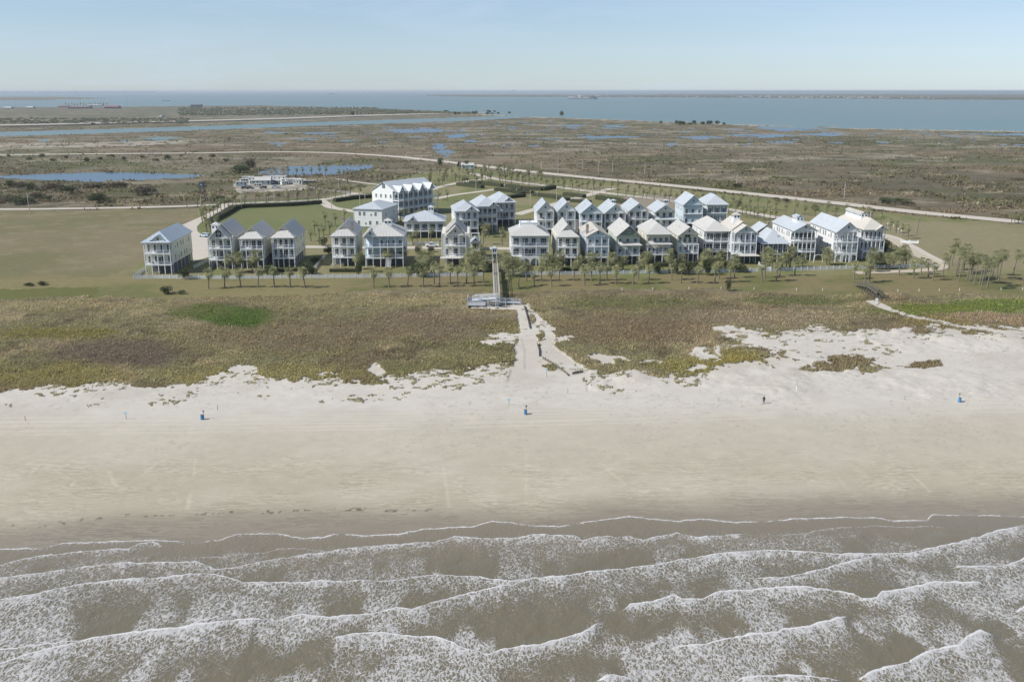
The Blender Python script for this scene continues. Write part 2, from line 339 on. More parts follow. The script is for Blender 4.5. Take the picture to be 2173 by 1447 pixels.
    # water bodies
    cst = ipl(px, COAST); dwy = ((n2-.5)*10+(nf-.5)*3)*sc*vfor
    water = (py + dwy*4 < cst) & (py < 300)
    spit = (py > 206.2) & (py < 213.5) & ((py < 211.3) | (px < 120)) & (px < 245 - np.abs(py-209)*35 + (n1-.5)*60) & (px > -2500); water &= ~spit
    bsh = (py < ipl(px,[(900,204.2),(1000,205.6),(1200,206.3),(1400,207.2),(1600,208.4),(1750,209.5),(2000,212),(2173,213),(3600,217)]) + (n1-.5)) & (px > 905) & (py > 201.6 - .0 + (px > 1400)*-1.5)
    water &= ~bsh
    c = mixc(c, lin((112,112,98)), bsh*.8); veg[bsh] = .2
    shore = (np.abs(py - cst) < 2.0) & (px > 1000) & ~water; c = mixc(c, lin((190,180,160)), shore*sstep(.35,.55,n1)*.9)
    water |= inpoly(px, py + dwy*.8, CANAL)
    m = inpoly(wx, wy, MUDFLAT) & (n1 > .42); c = mixc(c, lin((176,168,152)), m*.8); veg[m] = .1
    ml = (fbm(X, Y, 70, 4, 61, .5) > .66) & (py < 345) & (py > 240) & ~water; c = mixc(c, lin((160,152,136)), ml*.6)
    water |= inpoly(px, py + dwy*.25, POND_A)
    pb = inpoly(px, py + dwy*.2, POND_B); reed = (px < 610) | (py < 352.5) | (py > 369); water |= pb & ~(reed & (nf > .5))
    c = mixc(c, lin((124,116,98)), pb*1.0)
    for (a_, b_, c_, d_) in POOLS:
        mm = (np.hypot((wx-(a_+b_)/2)/((b_-a_)/2), (py-(c_+d_)/2)/((d_-c_)/2)) + (fbm(X,Y,22,4,71)-.5)*2.6 < .95)
        water |= mm
    sp2 = (fbm(X, Y, 26, 4, 72) > .70) & (py > 255) & (py < 310) & (px > 500); water |= sp2 & (px > ipl(py, [(255,900),(310,500)]))
    z = np.where(water, -1.2, z); veg[water] = 0
    # sea side
    sw = ipl(px, SWASH); z = z - 1.0*sstep(0, 26, py - sw - 2)
    return c*ALB, veg, rip, wet, z, s, dune
def pxm_arr(Y): return FPX/np.hypot(Y, CAM_H)

# ground sheet: rows get wider apart with distance
pyr = np.concatenate([np.linspace(1900,1230,12)[:-1], np.arange(1230,850,-2.2), np.arange(850,600,-1.35), np.arange(600,300,-1.7), np.arange(300,199,-.75)])
Yr = np.array([gp(CX, p)[1] for p in pyr]); 
u = np.concatenate([np.linspace(-1.5,-.62,40)[:-1], np.linspace(-.62,.62,940), np.linspace(.62,1.5,40)[1:]])
dep = Yr*CP + CAM_H*SP
U, D = np.meshgrid(u, dep); GX = (U*D); GY = np.repeat(Yr[:,None], len(u), 1)
c, veg, rip, wet, z, sm, dm = ground_eval(GX.ravel(), GY.ravel())
nr, nc = GX.shape
idx = np.arange(nr*nc).reshape(nr, nc)
F = np.stack([idx[:-1,:-1], idx[:-1,1:], idx[1:,1:], idx[1:,:-1]], -1).reshape(-1,4)
col4 = np.concatenate([c, np.ones((len(c),1))], 1)
m, nt, b = nodes('ground_cover')
at = N(nt,'ShaderNodeAttribute'); at.attribute_name = 'albedo'
def attr(nt, n): a = nt.nodes.new('ShaderNodeAttribute'); a.attribute_name = n; return a.outputs['Fac']
ge = N(nt,'ShaderNodeNewGeometry'); pos = ge.outputs['Position']
va, ra, wa = attr(nt,'veg'), attr(nt,'ripple'), attr(nt,'wet')
f1,_ = noise_(nt, pos, 1.6, 6, .7); f2,_ = noise_(nt, pos, .35, 5, .6); f3,_ = noise_(nt, pos, 7, 3, .6)
amt = math_(nt,'ADD', math_(nt,'MULTIPLY', va, 1.3), .10)
v = math_(nt,'ADD', math_(nt,'MULTIPLY', math_(nt,'SUBTRACT', f1, .5), math_(nt,'MULTIPLY',amt,1.5)), 1.0)
v = math_(nt,'ADD', v, math_(nt,'MULTIPLY', math_(nt,'SUBTRACT', f2, .5), math_(nt,'MULTIPLY',amt,.9)))
# sand ripples left by the tide
mp = N(nt,'ShaderNodeMapping'); mp.inputs['Scale'].default_value = (.30, 1, 1); nt.links.new(pos, mp.inputs[0])
d1,dcol = noise_(nt, mp.outputs[0], .55, 4, .6)
sp = N(nt,'ShaderNodeSeparateXYZ'); nt.links.new(pos, sp.inputs[0])
ph = math_(nt,'ADD', math_(nt,'MULTIPLY', sp.outputs['Y'], 5.2), math_(nt,'MULTIPLY', d1, 34.0))
ph = math_(nt,'ADD', ph, math_(nt,'MULTIPLY', f2, 8.0))
rw = math_(nt,'SINE', ph)
fade,_ = noise_(nt, pos, .12, 3); rm = math_(nt,'MULTIPLY', ra, math_(nt,'MULTIPLY_ADD', fade, 3.0, -1.0, clamp=True))
v = math_(nt,'ADD', v, math_(nt,'MULTIPLY', math_(nt,'MULTIPLY', rw, rm), .15))
nt.links.new(sat(nt, at.outputs['Color'], v), b.inputs['Base Color'])
nt.links.new(math_(nt,'SUBTRACT', .9, math_(nt,'MULTIPLY', wa, .45)), b.inputs['Roughness']); b.inputs['Specular IOR Level'].default_value = .25
bh = math_(nt,'ADD', math_(nt,'MULTIPLY', math_(nt,'ADD', f1, math_(nt,'MULTIPLY', f3, .3)), math_(nt,'ADD', math_(nt,'MULTIPLY', va, .5), .05)), math_(nt,'MULTIPLY', math_(nt,'MULTIPLY', rw, rm), .012))
bp = N(nt,'ShaderNodeBump'); bp.inputs['Distance'].default_value = 1.0; bp.inputs['Strength'].default_value = .8
nt.links.new(bh, bp.inputs['Height']); nt.links.new(bp.outputs[0], b.inputs['Normal'])
GM = m
me = fast_mesh('ground', np.stack([GX.ravel(), GY.ravel(), z], 1), F, m, {'albedo':('FLOAT_COLOR', col4), 'veg':('FLOAT', veg), 'ripple':('FLOAT', rip), 'wet':('FLOAT', wet)}, smooth=True)
link('ground', me, kind='structure')

# ---------------------------------------------------------------- low scrub and dune grass: thousands of small tufts, one mass
def tufts(name, n, ylo, yhi, xlo, xhi, hmin, hmax, want, mname, blades=4, wide=.35, minveg=.6, kcol=1.0):
    px = rng.uniform(xlo, xhi, n); py = rng.uniform(ylo, yhi, n)
    X, Y = np.empty(n), np.empty(n)
    v = CY - py; dz = -FPX*SP + v*CP; t = -CAM_H/dz; X = (px-CX)*t; Y = (FPX*CP + v*SP)*t
    c, veg, rip, wet, z, s, dn = ground_eval(X, Y)
    k = want(veg, s, dn, py, z, X, Y) & (veg > minveg); X, Y, z, c = X[k], Y[k], z[k], c[k]; n = len(X)
    kcol = kcol*(2.9 if name != 'marsh_scrub' else 2.1)
    h = rng.uniform(hmin, hmax, n)*(0.5 + 1.1*fbm(X, Y, 5, 3, 90)); w = h*rng.uniform(.5, 1.1, n)
    V = []; C = []; rnd = rng.uniform(.80, 1.16, n)
    for b_ in range(blades):
        a = rng.uniform(0, 2*math.pi, n); dx, dy = np.cos(a), np.sin(a); lean = rng.uniform(.1, .9, n)*w
        ox, oy = rng.uniform(-.4,.4,n)*w, rng.uniform(-.4,.4,n)*w
        ww = w*wide
        p0 = np.stack([X+ox-dy*ww, Y+oy+dx*ww, z-.05], 1); p1 = np.stack([X+ox+dy*ww, Y+oy-dx*ww, z-.05], 1)
        p2 = np.stack([X+ox+dx*lean, Y+oy+dy*lean, z+h*rng.uniform(.6,1.1,n)], 1)
        V.append(np.stack([p0,p1,p2],1)); C.append(np.repeat((c*rnd[:,None]*rng.uniform(.8,1.2,(n,1))*kcol)[:,None,:], 3, 1))
    V = np.concatenate(V).reshape(-1,3); C = np.concatenate(C).reshape(-1,3)
    C = np.concatenate([C, np.ones((len(C),1))], 1)
    return fast_mesh(name, V, np.arange(len(V)).reshape(-1,3), TM, {'albedo':('FLOAT_COLOR', C)})
TM, nt, b = nodes('grass_blades'); at = N(nt,'ShaderNodeAttribute'); at.attribute_name = 'albedo'
nt.links.new(at.outputs['Color'], b.inputs['Base Color']); b.inputs['Roughness'].default_value = .8; b.inputs['Specular IOR Level'].default_value = .15
tr = N(nt,'ShaderNodeBsdfTranslucent'); nt.links.new(at.outputs['Color'], tr.inputs[0]); mx = N(nt,'ShaderNodeMixShader'); mx.inputs[0].default_value = .45
nt.links.new(b.outputs[0], mx.inputs[1]); nt.links.new(tr.outputs[0], mx.inputs[2]); nt.links.new(mx.outputs[0], nt.nodes['Material Output'].inputs[0])
me = tufts('dune_grass', 190000, 622, 840, -250, 2420, .14, .48, lambda veg,s,dn,py,z,X,Y: dn & ~s, 'g')
link('dune_grass', me, label='mixed brown and green dune grass and scrub between the lawn and the white sand', cat='grass', kind='stuff')
me = tufts('marsh_scrub', 70000, 262, 470, -250, 2420, .5, 1.5, lambda veg,s,dn,py,z,X,Y: (z > -.5) & (fbm(X,Y,30,3,95) > .45), 'g', blades=3, wide=.6, minveg=.6)
link('marsh_scrub', me, label='tangled brown and olive marsh scrub covering the flats behind the village', cat='scrub', kind='stuff')
me = tufts('beach_grass', 26000, 690, 850, -100, 2300, .15, .4, lambda veg,s,dn,py,z,X,Y: s, 'g', blades=4, minveg=.5)
link('beach_grass', me, label='sparse sprigs of grass dotted over the upper white sand', cat='grass', kind='stuff')

# ================================================================ WATER
m, nt, b = nodes('bay_water'); ge = N(nt,'ShaderNodeNewGeometry'); pos = ge.outputs['Position']
f,_ = noise_(nt, pos, .0009, 4, .6); g,_ = noise_(nt, pos, .01, 4, .6)
rp = N(nt,'ShaderNodeValToRGB'); rp.color_ramp.elements[0].position = .35; rp.color_ramp.elements[1].position = .65
rp.color_ramp.elements[0].color = (.105,.185,.18,1); rp.color_ramp.elements[1].color = (.15,.20,.195,1)
nt.links.new(math_(nt,'ADD', math_(nt,'MULTIPLY',f,.7), math_(nt,'MULTIPLY',g,.3)), rp.inputs[0]); nt.links.new(rp.outputs[0], b.inputs['Base Color'])
b.inputs['Roughness'].default_value = .38; b.inputs['Specular IOR Level'].default_value = .35
BAYM = m
me = MB(); me.add([(-120000,300,-.35),(120000,300,-.35),(120000,150000,-.35),(-120000,150000,-.35)], [(0,1,2,3)])
me.build('bay_water', m, kind='structure')
m, nt, b = nodes('pool_water'); b.inputs['Base Color'].default_value = (.075,.125,.17,1); b.inputs['Roughness'].default_value = .3; b.inputs['Specular IOR Level'].default_value = .4
for nm, poly in (('pond', [(-700,362),(470,362),(470,390),(-700,390)]), ('pond', [(530,346),(810,346),(810,378),(530,378)]), ('marsh_pools', [(1130,256),(1400,263),(1700,273),(1850,278),(2000,281),(2400,286),(2400,345),(500,345),(500,281),(700,271),(1000,260)])):
    mb = MB(); mb.add([(*gp(x,y), -.3 if nm == 'pond' else -.32) for x,y in reversed(poly)], [tuple(range(len(poly)))]); mb.build(nm, m, kind='structure')

# surf: crest lines of the breaking waves, in photo px
def z1(*p): return [(a/2.001, 1000+b/2.0) for a,b in p]
def z2(*p): return [(1086+a/1.999, 1000+b/2.0) for a,b in p]
CRESTS = [ # (points, strength, foam tail in m, wave height)
 (SWASH, .8, .45, .03),
 (z1((-400,430),(0,400),(100,372),(250,350),(400,335),(540,330),(590,308),(650,300),(700,325)), .75, 1.3, .05),
 (z1((820,368),(960,362),(1120,345),(1180,330),(1290,326),(1400,340),(1460,335)), .5, .8, .04),
 (z1((-600,520),(0,455),(160,435),(330,408),(500,392),(700,388),(830,385),(890,400),(910,415),(1000,410),(1100,385),(1250,360),(1400,345),(1480,325),(1650,315),(1850,300),(1930,278),(2050,285))+z2((0,285),(100,268),(270,275),(300,295),(370,278),(500,275),(560,293),(700,260),(790,283),(900,270),(1000,265)), .85, 2.2, .06),
 (z2((1120,275),(1250,265),(1280,255),(1400,240),(1540,232),(1700,240),(1780,230),(1860,245)), .5, .5, .04),
 (z1((-600,650),(0,550),(150,525),(300,490),(450,468),(650,455),(760,445),(880,435),(980,455),(1060,475),(1200,475),(1450,468),(1680,462),(1850,440),(2000,445))+z2((0,470),(100,455),(200,450),(330,430),(600,400),(730,375),(900,350),(1080,338),(1260,342),(1400,355),(1550,355),(1690,350),(1800,325),(1940,295),(2050,260),(2173,230),(2700,120)), .9, 3.4, .12),
 (z1((1180,640),(1200,625),(1280,610),(1400,625),(1580,605),(1690,582),(1750,590),(1830,560),(1950,530),(2080,500),(2173,485)), 1.0, 3.0, .16),
 (z1((780,665),(850,640),(950,610),(1040,600)), .9, 1.2, .1),
 (z2((1030,458),(1160,452),(1260,430),(1340,415),(1400,395),(1550,365)), .9, 2.4, .1),
 (z1((-600,860),(0,760),(150,740),(350,715),(500,695),(700,675),(760,680)), .9, 1.2, .12),
 (z1((-600,960),(0,820),(100,790),(250,750),(400,715),(600,690),(800,668),(900,650),(1010,635),(1130,632)), 1.05, 4.5, .22),
 (z1((1400,720),(1430,710),(1500,690),(1620,690),(1750,705),(1850,710),(1920,730),(1970,755),(2080,778),(2110,765))+z2((0,750),(120,742),(220,715),(300,690),(380,645)), 1.0, 3.0, .16),
 (z2((465,600),(500,570),(600,555),(690,530),(720,545),(800,545),(880,515),(1000,508),(1100,500),(1230,495),(1350,505),(1450,525),(1490,545),(1550,545),(1570,520),(1700,500),(1800,475),(1900,478),(2000,475)), 1.05, 2.4, .2),
 (z2((1865,410),(2000,405),(2110,400),(2173,375),(2700,280)), .9, 2.4, .12),
 (z2((680,748),(800,740),(900,715),(1000,700),(1130,690),(1150,678),(1260,668),(1300,650),(1430,620)), 1.05, 3.0, .24),
 (z2((1460,885),(1520,860),(1600,835),(1680,815),(1740,785),(1780,765),(1900,745),(1930,710),(1990,685),(2050,700)), 1.1, 3.4, .28),
 (z2((2130,600),(2173,580),(2500,500)), 1.0, 2.0, .2),
 (z2((350,900),(430,870),(530,885)), 1.0, 2.0, .2), (z2((950,892),(1100,870),(1230,870),(1400,885)), 1.0, 3.0, .2),
 (z1((-700,1090),(200,960),(900,940),(1700,960),(2300,940)), 1.0, 3.0, .25), (z2((0,960),(900,950),(1500,960),(2300,900),(3000,860)), 1.0, 3.0, .25)]
def seagrid(xs, ys):
    X, Y = np.meshgrid(xs, ys); sh = X.shape; X = X.ravel(); Y = Y.ravel()
    n1 = fbm(X, Y, 3.0, 4, 101); n2 = fbm(X, Y, .9, 3, 102); n3 = fbm(X, Y, 7, 3, 103)
    foam = np.zeros(len(X)); line = np.zeros(len(X)); h = np.zeros(len(X))
    for k, (pts, s, L, A) in enumerate(CRESTS):
        w = np.array([gp(*p) for p in pts]); o = np.argsort(w[:,0]); w = w[o]
        yc = np.interp(X, w[:,0], w[:,1]) + (n2-.5)*.5 + (n1-.5)*.5
        ends = np.minimum(X-w[0,0], w[-1,0]-X); e = sstep(-.5, 1.5 if k else .5, ends)
        d = yc - Y
        if k == 0: inside = d
        Lv = L*(.7 + 2.2*n3)
        t = np.where(d > 0, np.exp(-np.maximum(d,0)/Lv), 0)*s*e
        tail = t*(.42 + .85*n1)
        foam = np.maximum(foam, tail)
        lw = (.055 + .17*A*4)*(.3 + 1.4*n1) if k else .16 + .25*n1
        line = np.maximum(line, np.where((d > -.05) & (d < lw*1.5), s*e*sstep(lw*1.5, lw*.4, np.abs(d-.02)), 0)*sstep(.2,.45,n1+(k>0)*.2))
        h = h + A*e*np.where(d > 0, np.exp(-np.maximum(d,0)/(1.2+A*4)), np.exp(-(d/.18)**2))*1.3
    h = h + (n1-.5)*.22 + (fbm(X,Y,1.3,3,105)-.5)*.12
    depth_in = np.clip(inside/6, 0, 1)
    z = .03 + h*depth_in; z = np.where(inside < 0, -.25 + 0*z, z); z = z - .3*(inside < -1)
    base = (.45*sstep(1, 7, inside)+.22*sstep(8,24,inside))*sstep(.30,.60,fbm(X,Y,5,3,108,2.0)); foam = np.maximum(foam, base)
    return X, Y, z, foam, line, inside, sh
def seamesh(name, xs, ys, m):
    X, Y, z, foam, line, ins, sh = seagrid(xs, ys); nr, nc = sh; idx = np.arange(nr*nc).reshape(nr,nc)
    F = np.stack([idx[:-1,:-1], idx[:-1,1:], idx[1:,1:], idx[1:,:-1]], -1).reshape(-1,4)
    keep = (ins[F] > -1.5).any(1); F = F[keep]
    return fast_mesh(name, np.stack([X,Y,z],1), F, m, {'foam':('FLOAT',foam),'line':('FLOAT',line),'shoal':('FLOAT',np.clip(ins/14,0,1))}, smooth=True)
m, nt, b = nodes('surf_water'); ge = N(nt,'ShaderNodeNewGeometry'); pos = ge.outputs['Position']
fo, li, sh_ = attr(nt,'foam'), attr(nt,'line'), attr(nt,'shoal')
_, nc_ = noise_(nt, pos, .9, 4, .6)
vm = N(nt,'ShaderNodeVectorMath'); vm.operation = 'MULTIPLY_ADD'; nt.links.new(nc_, vm.inputs[0]); vm.inputs[1].default_value = (1.5,1.5,0); nt.links.new(pos, vm.inputs[2])
mp = N(nt,'ShaderNodeMapping'); mp.inputs['Scale'].default_value = (1.0,.30,1.0); mp.inputs['Rotation'].default_value = (0,0,R(12)); nt.links.new(vm.outputs[0], mp.inputs[0])
def vor(scale):
    v = N(nt,'ShaderNodeTexVoronoi'); v.feature = 'DISTANCE_TO_EDGE'; v.inputs['Scale'].default_value = scale; nt.links.new(mp.outputs[0], v.inputs['Vector']); return v.outputs['Distance']
e1 = math_(nt,'SUBTRACT', 1.0, math_(nt,'MULTIPLY', vor(3.2), 5.0), clamp=True); e2 = math_(nt,'SUBTRACT', 1.0, math_(nt,'MULTIPLY', vor(8.0), 4.2), clamp=True)
fn,_ = noise_(nt, mp.outputs[0], 3.4, 6, .75, .8); fm,_ = noise_(nt, mp.outputs[0], .8, 4, .6)
lace = math_(nt,'ADD', math_(nt,'MULTIPLY', e1, .42), math_(nt,'MULTIPLY', e2, .30)); lace = math_(nt,'ADD', lace, math_(nt,'MULTIPLY', fn, .55)); lace = math_(nt,'ADD', lace, math_(nt,'MULTIPLY', fm, .35))
mk = math_(nt,'SUBTRACT', math_(nt,'ADD', lace, math_(nt,'MULTIPLY', fo, .86)), 1.21)
mk = math_(nt,'MULTIPLY', mk, 3.6, clamp=True)
ln = math_(nt,'MULTIPLY', math_(nt,'SUBTRACT', math_(nt,'ADD', li, math_(nt,'MULTIPLY', fn, .8)), .62), 3.0, clamp=True); ln = math_(nt,'MULTIPLY', ln, math_(nt,'MULTIPLY', li, 4.0, clamp=True))
mk = math_(nt,'MAXIMUM', math_(nt,'MULTIPLY', mk, .60), math_(nt,'MULTIPLY', ln, .76))
rp = N(nt,'ShaderNodeValToRGB'); rp.color_ramp.elements[0].color = (*(lin((140,129,108))*ALB),1); rp.color_ramp.elements[1].color = (*(lin((122,114,92))*ALB),1)
nt.links.new(sh_, rp.inputs[0])
mixn = N(nt,'ShaderNodeMix'); mixn.data_type = 'RGBA'; nt.links.new(mk, mixn.inputs['Factor']); nt.links.new(rp.outputs[0], mixn.inputs['A']); mixn.inputs['B'].default_value = (.66,.66,.67,1)
nt.links.new(mixn.outputs['Result'], b.inputs['Base Color'])
nt.links.new(math_(nt,'ADD', .22, math_(nt,'MULTIPLY', mk, .6)), b.inputs['Roughness']); b.inputs['Specular IOR Level'].default_value = .4
w1,_ = noise_(nt, mp.outputs[0], 3.0, 5, .6)
bp = N(nt,'ShaderNodeBump'); bp.inputs['Distance'].default_value = .12; bp.inputs['Strength'].default_value = .7
nt.links.new(math_(nt,'ADD', w1, math_(nt,'MULTIPLY', mk, .5)), bp.inputs['Height']); nt.links.new(bp.outputs[0], b.inputs['Normal'])
SURF = m
me = seamesh('sea', np.concatenate([np.linspace(-240,-72,120)[:-1], np.linspace(-72,72,1100), np.linspace(72,240,120)[1:]]), np.concatenate([np.linspace(-120,78,90)[:-1], np.linspace(78,130,420)]), m)
link('sea', me, kind='structure')
# ================================================================ ROADS, TRACKS
ROADM = mat('pale_road', tuple(lin((205,197,183))*ALB), .85, .12, .15, .02, 3)
ASPH = mat('worn_asphalt', tuple(lin((150,146,138))*ALB), .85, .12, .15, .02, 3)
def ribbon(name, pts, w, m, z=.03, kind='structure', jit=.0, **k):
    pts = [Vector((*gp(*p), z)) for p in pts]
    # resample smoothly
    out = [pts[0]]
    for i in range(len(pts)-1):
        p0 = pts[max(i-1,0)]; p1 = pts[i]; p2 = pts[i+1]; p3 = pts[min(i+2,len(pts)-1)]
        for s in range(1, 7):
            t = s/6; q = .5*((2*p1)+(p2-p0)*t+(2*p0-5*p1+4*p2-p3)*t*t+(3*p1-p0-3*p2+p3)*t*t*t); q.z = z; out.append(q)
    mb = MB(); L = []; Rr = []
    for i, q in enumerate(out):
        d = (out[min(i+1,len(out)-1)]-out[max(i-1,0)]).normalized(); n = Vector((-d.y, d.x, 0)); ww = w/2*(1+random.uniform(-jit, jit))
        L.append(tuple(q+n*ww)); Rr.append(tuple(q-n*ww))
    n = len(out); mb.add(L+Rr, [(i, n+i, n+i+1, i+1) for i in range(n-1)])
    return mb.build(name, m, kind=kind, **k)
ribbon('highway', [(-400,332),(0,329),(200,327),(430,325),(560,322.5),(700,324.5),(830,332),(930,342),(1000,350),(1100,362),(1250,377.5),(1400,391.5),(1550,407),(1750,428.5),(1950,451),(2140,469),(2400,495),(3000,555)], 12, ROADM, .09)
ribbon('road', [(-600,446),(0,444.5),(150,443),(300,440.5),(400,437.5),(480,434),(560,430),(640,427),(700,422),(760,410)], 7, ROADM, .10)
mb = MB(); mb.add([(*gp(*p), .06) for p in [(488,436),(444,463),(427,472),(418,481),(419,491),(428,499),(440,506),(446,545),(409,556),(402,520),(386,478),(427,460),(470,440),(455,435)]], [tuple(range(14))]); mb.build('entrance_drive', ROADM, kind='structure')
ribbon('street', [(630,524),(760,525),(900,526),(1020,527),(1100,528)], 6, ROADM, .05)
ribbon('street', [(678,424),(690,432),(705,441),(740,447),(770,453)], 6, ROADM, .11)
ribbon('street', [(505,411),(540,404),(600,399),(650,397),(700,404),(760,412),(805,418)], 6, ASPH, .08)
ribbon('street', [(715,380),(760,387),(810,393)], 4, ROADM, .08)
ribbon('street', [(1096,456),(1130,446),(1170,436),(1212,424),(1300,400)], 6, ROADM, .07)
ribbon('street', [(925,422),(965,414),(1010,408),(1060,401)], 5, ROADM, .06)
ribbon('street', [(900,408),(930,398),(985,386),(1050,378)], 5, ROADM, .05)
ribbon('street', [(1000,368),(1060,382),(1130,391),(1215,402),(1300,412),(1400,424),(1500,438),(1600,454),(1680,468),(1780,484),(1875,500),(1920,520),(1955,540),(1990,558)], 7, ROADM, .12)
ribbon('sand_track', [(1850,500),(1890,508),(1915,522),(1945,540),(1975,554),(2000,566),(1975,573),(1900,577),(1815,580)], 5.0, mat('track_sand', tuple(lin((196,186,164))*ALB), .9, .25, .3), .14, jit=.15)
ribbon('causeway', [(-400,271),(0,266.5),(200,262),(400,257.5),(600,252),(800,245),(960,241),(1040,241)], 64, mat('causeway_shell', tuple(lin((190,184,172))*ALB), .9, .15, .02), .5)
ribbon('causeway_revetment', [(-400,273.6),(0,269.3),(200,264.6),(400,260),(600,254.3),(780,247)], 26, mat('dark_rocks', (.09,.09,.085), .9, .4, .05), .8)
ribbon('sand_track', [(1180,300),(1400,307),(1700,306)], 6, ROADM, .15)
# ================================================================ HOUSES
PAL = {'white':(204,206,206), 'cream':(203,202,188), 'grey':(184,190,192), 'blue':(178,193,202), 'green':(112,124,112), 'sand':(204,200,184), 'palegreen':(180,188,178), 'brown':(84,66,58), 'tan':(198,194,182)}
ROOFS = {'metal':(196,203,208), 'pale':(202,201,196), 'blue':(186,198,207), 'warm':(208,204,194), 'greyish':(206,204,199)}
for k_, c_ in PAL.items():
    mat('siding_'+k_, tuple(lin(c_)*1.1), .6, .07, .25, boards=.25)
for k_, c_ in ROOFS.items(): mat('metal_roof_'+k_, tuple(lin(c_)*.80), .45, .12, .22, spec=.4)
TRIM = mat('white_trim', (.74,.76,.77), .5, .04, 1.0)
DECK = mat('grey_deck', (.34,.34,.33), .8, .15, 2)
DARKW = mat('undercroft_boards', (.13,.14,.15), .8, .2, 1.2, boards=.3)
PILE = mat('pile_paint', (.42,.44,.45), .7, .1, 1)
BRICK = mat('chimney_brick', (.30,.25,.22), .85, .25, 3)
DOORM = mat('painted_door', (.10,.12,.14), .5, .1, 2)
gm, nt, b = nodes('window_glass'); b.inputs['Base Color'].default_value = (.03,.045,.055,1); b.inputs['Roughness'].default_value = .12; b.inputs['Specular IOR Level'].default_value = .6
GLASS = gm
def win_meshes(w, h, mull=1, arch=False):
    f = MB(); t = .09; d = .07
    f.box(-w/2-t, -d, 0-t, -w/2, .02, h+t); f.box(w/2, -d, -t, w/2+t, .02, h+t)
    f.box(-w/2, -d, -t, w/2, .02, 0); f.box(-w/2, -d, h, w/2, .02, h+t); f.box(-w/2, -d+.01, h*.5-.03, w/2, .01, h*.5+.03)
    for i in range(mull):
        x = -w/2 + w*(i+1)/(mull+1); f.box(x-.03, -d+.015, 0, x+.03, .005, h)
    p = MB()
    if arch:
        n = 8; pts = [(-w/2,-.03,0),(w/2,-.03,0)] + [(w/2*math.cos(math.pi*i/n), -.03, h-w/2+w/2*math.sin(math.pi*i/n)) for i in range(n+1)]
        p.prism(pts, (0,.02,0))
    else: p.box(-w/2, -.03, 0, w/2, -.005, h)
    return f.mesh('window_frame', TRIM), p.mesh('pane', GLASS)
WM = {'std':win_meshes(1.0,1.7), 'tall':win_meshes(1.15,2.3), 'wide':win_meshes(1.9,2.2,2), 'small':win_meshes(.7,.9,0), 'arch':win_meshes(2.0,2.4,1,True), 'strip':win_meshes(.55,.7,0)}
def window(parent, x, y, z, side='f', kind='std', nm='window', sc=1.0):
    rz = {'f':0, 'l':-math.pi/2, 'r':math.pi/2, 'b':math.pi}[side]
    a = link(nm, WM[kind][0], parent, (x, y, z), rz, scale=(sc,1,1) if sc != 1 else None); link('pane', WM[kind][1], a); return a
def roof_planes(name, planes, m, parent, th=.16, rib=1.1, **k):
    """planes: list of convex polygons (3D), eave edge first"""
    mb = MB()
    for pl in planes:
        pl = [Vector(p) for p in pl]; nrm = (pl[1]-pl[0]).cross(pl[2]-pl[1])
        if nrm.z < 0: pl = pl[::-1]; nrm = -nrm
        mb.prism(pl, (0,0,-th))
    for pl in planes:
        pl = [Vector(p) for p in pl]; e = (pl[1]-pl[0]); L = e.length; e.normalize()
        nrm = (pl[1]-pl[0]).cross(pl[2]-pl[1]).normalized()
        if nrm.z < 0: nrm = -nrm
        s = nrm.cross(e)
        uv = [((p-pl[0]).dot(e), (p-pl[0]).dot(s)) for p in pl]; us = [a for a,_ in uv]; u0, u1 = min(us), max(us); n = len(uv)
        x = u0 + rib*.5
        while x < u1:
            c = []
            for i in range(n):
                (a,b_),(c_,d_) = uv[i], uv[(i+1)%n]
                if (a-x)*(c_-x) < 0: c.append(b_+(d_-b_)*(x-a)/(c_-a))
            if len(c) >= 2 and max(c)-min(c) > .3:
                p = pl[0]+e*x+s*min(c)+nrm*.02; q = pl[0]+e*x+s*max(c)+nrm*.02
                mb.bar(p, q, .07, .07)
            x += rib
    return mb.build(name, m, parent, **k)
def gable_roof(x0, x1, y0, y1, z, rise, ov=.55, axis='y', fo=None):
    fo = ov if fo is None else fo
    if axis == 'y':
        xm = (x0+x1)/2; dz = rise*ov/((x1-x0)/2)
        a = [(x0-ov,y0-fo,z-dz),(x0-ov,y1+ov,z-dz),(xm,y1+ov,z+rise),(xm,y0-fo,z+rise)]
        b_ = [(x1+ov,y1+ov,z-dz),(x1+ov,y0-fo,z-dz),(xm,y0-fo,z+rise),(xm,y1+ov,z+rise)]
    else:
        ym = (y0+y1)/2; dz = rise*ov/((y1-y0)/2)
        a = [(x1+fo,y0-ov,z-dz),(x0-fo,y0-ov,z-dz),(x0-fo,ym,z+rise),(x1+fo,ym,z+rise)]
        b_ = [(x0-fo,y1+ov,z-dz),(x1+fo,y1+ov,z-dz),(x1+fo,ym,z+rise),(x0-fo,ym,z+rise)]
    return [a, b_]
def hip_roof(x0, x1, y0, y1, z, rise, ov=.6):
    x0-=ov; x1+=ov; y0-=ov; y1+=ov; w = x1-x0; d = y1-y0; r = z+rise
    if d >= w:
        a, b_ = (( x0+x1)/2, y0+w/2, r), ((x0+x1)/2, y1-w/2, r)
        return [[(x0,y0,z),(x1,y0,z),a],[(x1,y0,z),(x1,y1,z),b_,a],[(x1,y1,z),(x0,y1,z),b_],[(x0,y1,z),(x0,y0,z),a,b_]]
    a, b_ = (x0+d/2,(y0+y1)/2,r), (x1-d/2,(y0+y1)/2,r)
    return [[(x0,y0,z),(x1,y0,z),b_,a],[(x1,y0,z),(x1,y1,z),b_],[(x1,y1,z),(x0,y1,z),a,b_],[(x0,y1,z),(x0,y0,z),a]]
